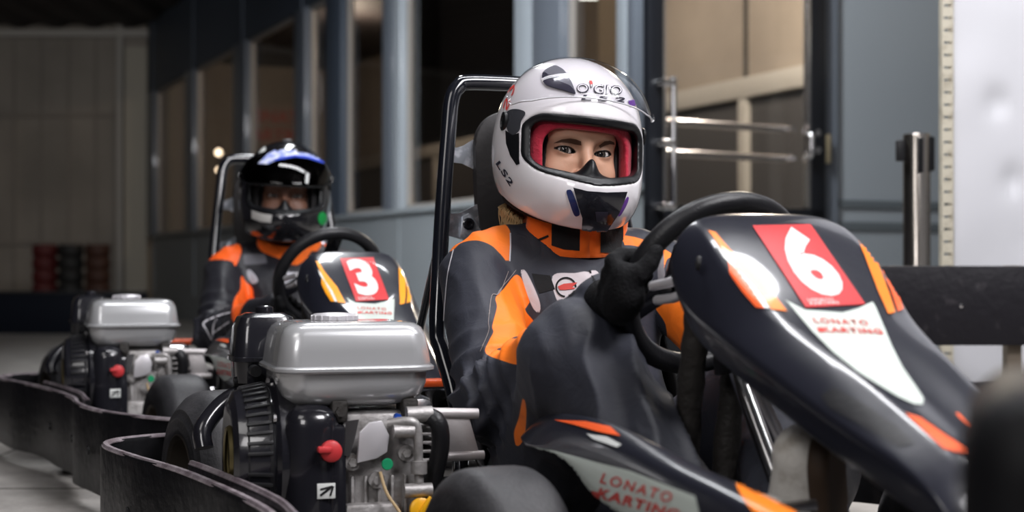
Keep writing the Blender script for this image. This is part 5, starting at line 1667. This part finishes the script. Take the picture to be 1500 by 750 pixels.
        stick(refine(bm, 5), sight(M), sb, 0.0012, 'badge_ring', BLKCLOTH, su)
        sticker_px([(817, 420), (826, 416), (846, 414), (838, 421), (846, 423), (828, 425), (820, 425)], sb, M, 0.0014, 'badge_wing', REDINK, su)
        sticker_px([(862, 397), (864, 396), (882, 428), (879, 429)], sb, M, 0.0012, 'zip', BLKCLOTH, su)
        sticker_px([(779, 401), (806, 404), (813, 424), (790, 430), (785, 420)], sb, M, 0.0012, 'webbing_patch', BLKCLOTH, su)
    # hands and feet
    C, up, lf, nn = wheel_frame()
    gloves(root, 'R', GLOVE, C, up, lf, nn, 270 if kind == 'f' else 222, 0.120, J['wrR'])
    gloves(root, 'L', GLOVE, C, up, lf, nn, 92 if kind == 'f' else 130, 0.120, J['wrL'])
    shoe(root, (0.985, -0.112, 0.075), (1.16, -0.118, 0.23), (0.95, -0.112, 0.14), SHOEW if kind == 'f' else BLKCLOTH, SOLEB)
    shoe(root, (1.0, 0.03, 0.105) if kind == 'f' else (0.985, 0.075, 0.10), (1.055, -0.012, 0.318) if kind == 'f' else (1.11, 0.05, 0.27), (0.948, -0.028, 0.12) if kind == 'f' else (0.93, 0.07, 0.16), SHOEW if kind == 'f' else BLKCLOTH, SOLEB)
    return root, HM, bb

# ---- the woman
woman, HMw, _ = person(M6, 'f')
tag(woman, 'woman in white full-face helmet, charcoal and orange race suit, gripping the steering wheel', 'person')
WHITESH = mat('white_helmet_paint', (0.80, 0.77, 0.79), 0.22, coat=0.9)
GASK = mat('black_helmet_rubber', (0.006, 0.0065, 0.008), 0.4)
REDLIN = mat('red_liner_cloth', (0.46, 0.018, 0.045), 0.85, bump=(120, 0.3), sheen=0.2)
DARKLIN = mat('dark_lining', (0.010, 0.009, 0.010), 0.85)
VISOR = glass_mat('clear_visor', (0.93, 0.93, 0.94), 0.02, 1.27)
hw = helmet(woman, HMw @ Matrix.Identity(4), WHITESH, GASK, REDLIN, DARKLIN, VISOR, 46, mat('clear_visor_edge', (0.55, 0.55, 0.58), 0.2, coat=0.5))
hbw = bvh_of(hw)
def HS(name, pts, m, off=0.0012, res=3):
    if name in ('top_vent', 'vent_mouth', 'side_intake', 'side_plate'): pts = [(p.x, p.y) for p in smooth_path([(a, b, 0) for a, b in pts], 4, closed=True)]
    return sticker_px(pts, hbw, M6, off, name, m, hw, res)
def HT(body, org, r, u, m, **k): return text_px(body, org, r, u, hbw, M6, 0.0016, 'lettering', m, hw, **k)
VENTG = mat('grey_vent_plastic', (0.16, 0.16, 0.185), 0.25, coat=0.5)
VENTD = mat('dark_vent_plastic', (0.035, 0.033, 0.05), 0.25, coat=0.5)
PURP = mat('purple_vinyl', (0.13, 0.035, 0.28), 0.4)
NAVY = mat('navy_intake', (0.012, 0.022, 0.10), 0.35, coat=0.4)
o = HS('chin_vent', [(840, 275), (860, 280), (888, 282), (917, 281), (912, 296), (905, 312), (888, 337), (870, 338), (852, 335), (853, 318), (847, 300)], BLACKPL, 0.003)
HS('vent_slot', [(871, 308), (889, 308), (887, 322), (873, 322)], VENTD, 0.0045)
HS('side_intake', [(830, 281), (834, 278), (838, 280), (845, 297), (849, 312), (846, 316), (841, 314), (835, 298)], NAVY, 0.0015)
HS('side_intake', [(917, 289), (920, 290), (917, 300), (909, 314), (905, 316), (905, 312), (911, 300)], PURP, 0.0015)
HS('top_vent', [(796, 108), (804, 101), (813, 97.5), (820, 100), (827, 105), (835, 117), (840, 128), (843, 139), (833, 136), (823, 133), (803, 127), (796, 119)], VENTG, 0.0025)
HS('vent_mouth', [(796, 109), (801, 109), (809, 115), (823, 122), (836, 128), (843, 139), (833, 136), (823, 133), (803, 127), (796, 119)], VENTD, 0.0035)
HT("O'GIO", (844, 136.5), (66, 3.5), (1, -14), VENTD, bold=0.035, space=1.08)
text_px("O'GIO", (845.2, 135.4), (63.6, 3.4), (1, -11.8), hbw, M6, 0.0022, 'lettering', WHITESH, hw, bold=-0.004, space=1.2)
HT('LS2', (851, 147), (62, 4), (4, -7.5), VENTD, bold=0.03, space=1.6)
HS('accent', [(862, 119), (867, 118.5), (868, 124), (865, 126)], REDINK, 0.0018)
HS('sticker', [(919, 148), (930, 146), (932, 154), (922, 157)], PURP, 0.0016)
HT('LS2', (727, 240), (21, 33), (6, -5), VENTD, bold=0.03, space=1.2)
HT('S2', (737, 158), (13, -38), (7, 5), REDINK, bold=0.01, space=1.2)
HS('side_plate', [(741, 170), (746, 162), (757, 160), (768, 163), (770, 168), (764, 178), (761, 192), (750, 198), (743, 188)], mat('smoked_side_plate', (0.05, 0.052, 0.06), 0.12, coat=0.8), 0.0012)
HS('side_seal', [(741, 191), (752, 198), (761, 195), (761, 234), (762, 240), (757, 242), (748, 228), (742, 210)], GASK, 0.0012)
mbx = MB()
# loose blonde hair under the helmet, over the collar
for i in range(80):
    t = i / 79
    a = loc6(746 + 26 * t + random.uniform(-2, 2), 296 + 26 * t, 2.50)
    b = loc6(735 + 28 * t + random.uniform(-6, 6), 314 + 20 * t + random.uniform(-5, 5), 2.45)
    c = loc6(741 + 20 * t + random.uniform(-8, 8), 338 + 6 * t + random.uniform(-9, 3), 2.45)
    mid = loc6(734 + 28 * t + random.uniform(-5, 5), 303 + 18 * t, 2.45)
    mbx.tube(smooth_path([a, mid, b, c], 5), [0.0009] * 15 + [0.0005], 5)
mbx.build('hair', HAIR, woman)

# ---- the man behind
man, HMm, _ = person(M3, 'm')
tag(man, 'man in glossy black helmet with blue and white visor strip, seated in the farther kart', 'person')
BLKSH = mat('black_helmet_paint', (0.010, 0.010, 0.012), 0.15, coat=1.0)
SMOKE = glass_mat('smoked_visor', (0.10, 0.10, 0.11), 0.02, 1.5)
hmn = helmet(man, HMm, BLKSH, GASK, DARKLIN, DARKLIN, SMOKE, 15, GASK)
hbm = bvh_of(hmn)
vis = [c for c in hmn.children if c.name.split('.')[0] == 'visor'][0]
vb = bvh_of(vis)
def MS(name, pts, m, off=0.0012, tgt=None): return sticker_px(pts, tgt or hbm, M3, off, name, m, hmn, 5)
MS('visor_strip', [(378, 240), (392, 226), (410, 216), (432, 211), (452, 213), (472, 222), (488, 238), (486, 244), (470, 237), (450, 231), (432, 229), (410, 233), (392, 241)], mat('blue_white_strip', (0.30, 0.36, 0.75), 0.35, var=(60, (0.75, 0.78, 0.9), 0.45, 0.6)), 0.0015, vb)
MS('strip_edge', [(390, 239), (410, 231), (432, 227.5), (450, 229.5), (470, 235.5), (486, 243), (470, 238.5), (450, 232.5), (432, 230.5), (410, 234.5)], mat('blue_vinyl', (0.02, 0.06, 0.55), 0.4), 0.0018, vb)
MS('white_patch', [(368, 247), (374, 232), (384, 218), (389, 215), (390, 219), (382, 232), (378, 245), (366, 256)], WHITEVIN)
MS('white_patch', [(482, 232), (489, 240), (491, 252), (486, 252), (481, 243)], WHITEVIN)
MS('green_dot', [(472 + 6.5 * math.cos(k * PI / 10), 320 + 9.5 * math.sin(k * PI / 10)) for k in range(20)], mat('green_sticker', (0.005, 0.30, 0.06), 0.4))
MS('side_label', [(369, 308), (384, 313), (399, 315), (397, 326), (383, 325), (369, 320)], mat('grey_white_label', (0.45, 0.44, 0.42), 0.5))
for s in (-1, 0.0, 1):
    mbx = MB()
    c = HMm @ Vector((-0.005 - 0.02 * abs(s), 0.052 * s, 0.143 - 0.018 * abs(s)))
    mbx.box(c, (0.075, 0.028, 0.014), 0.006, rot=HMm.to_3x3().to_4x4() @ Matrix.Rotation(0.15, 4, 'Y'))
    mbx.build('top_vent', BLACKSAT, hmn)
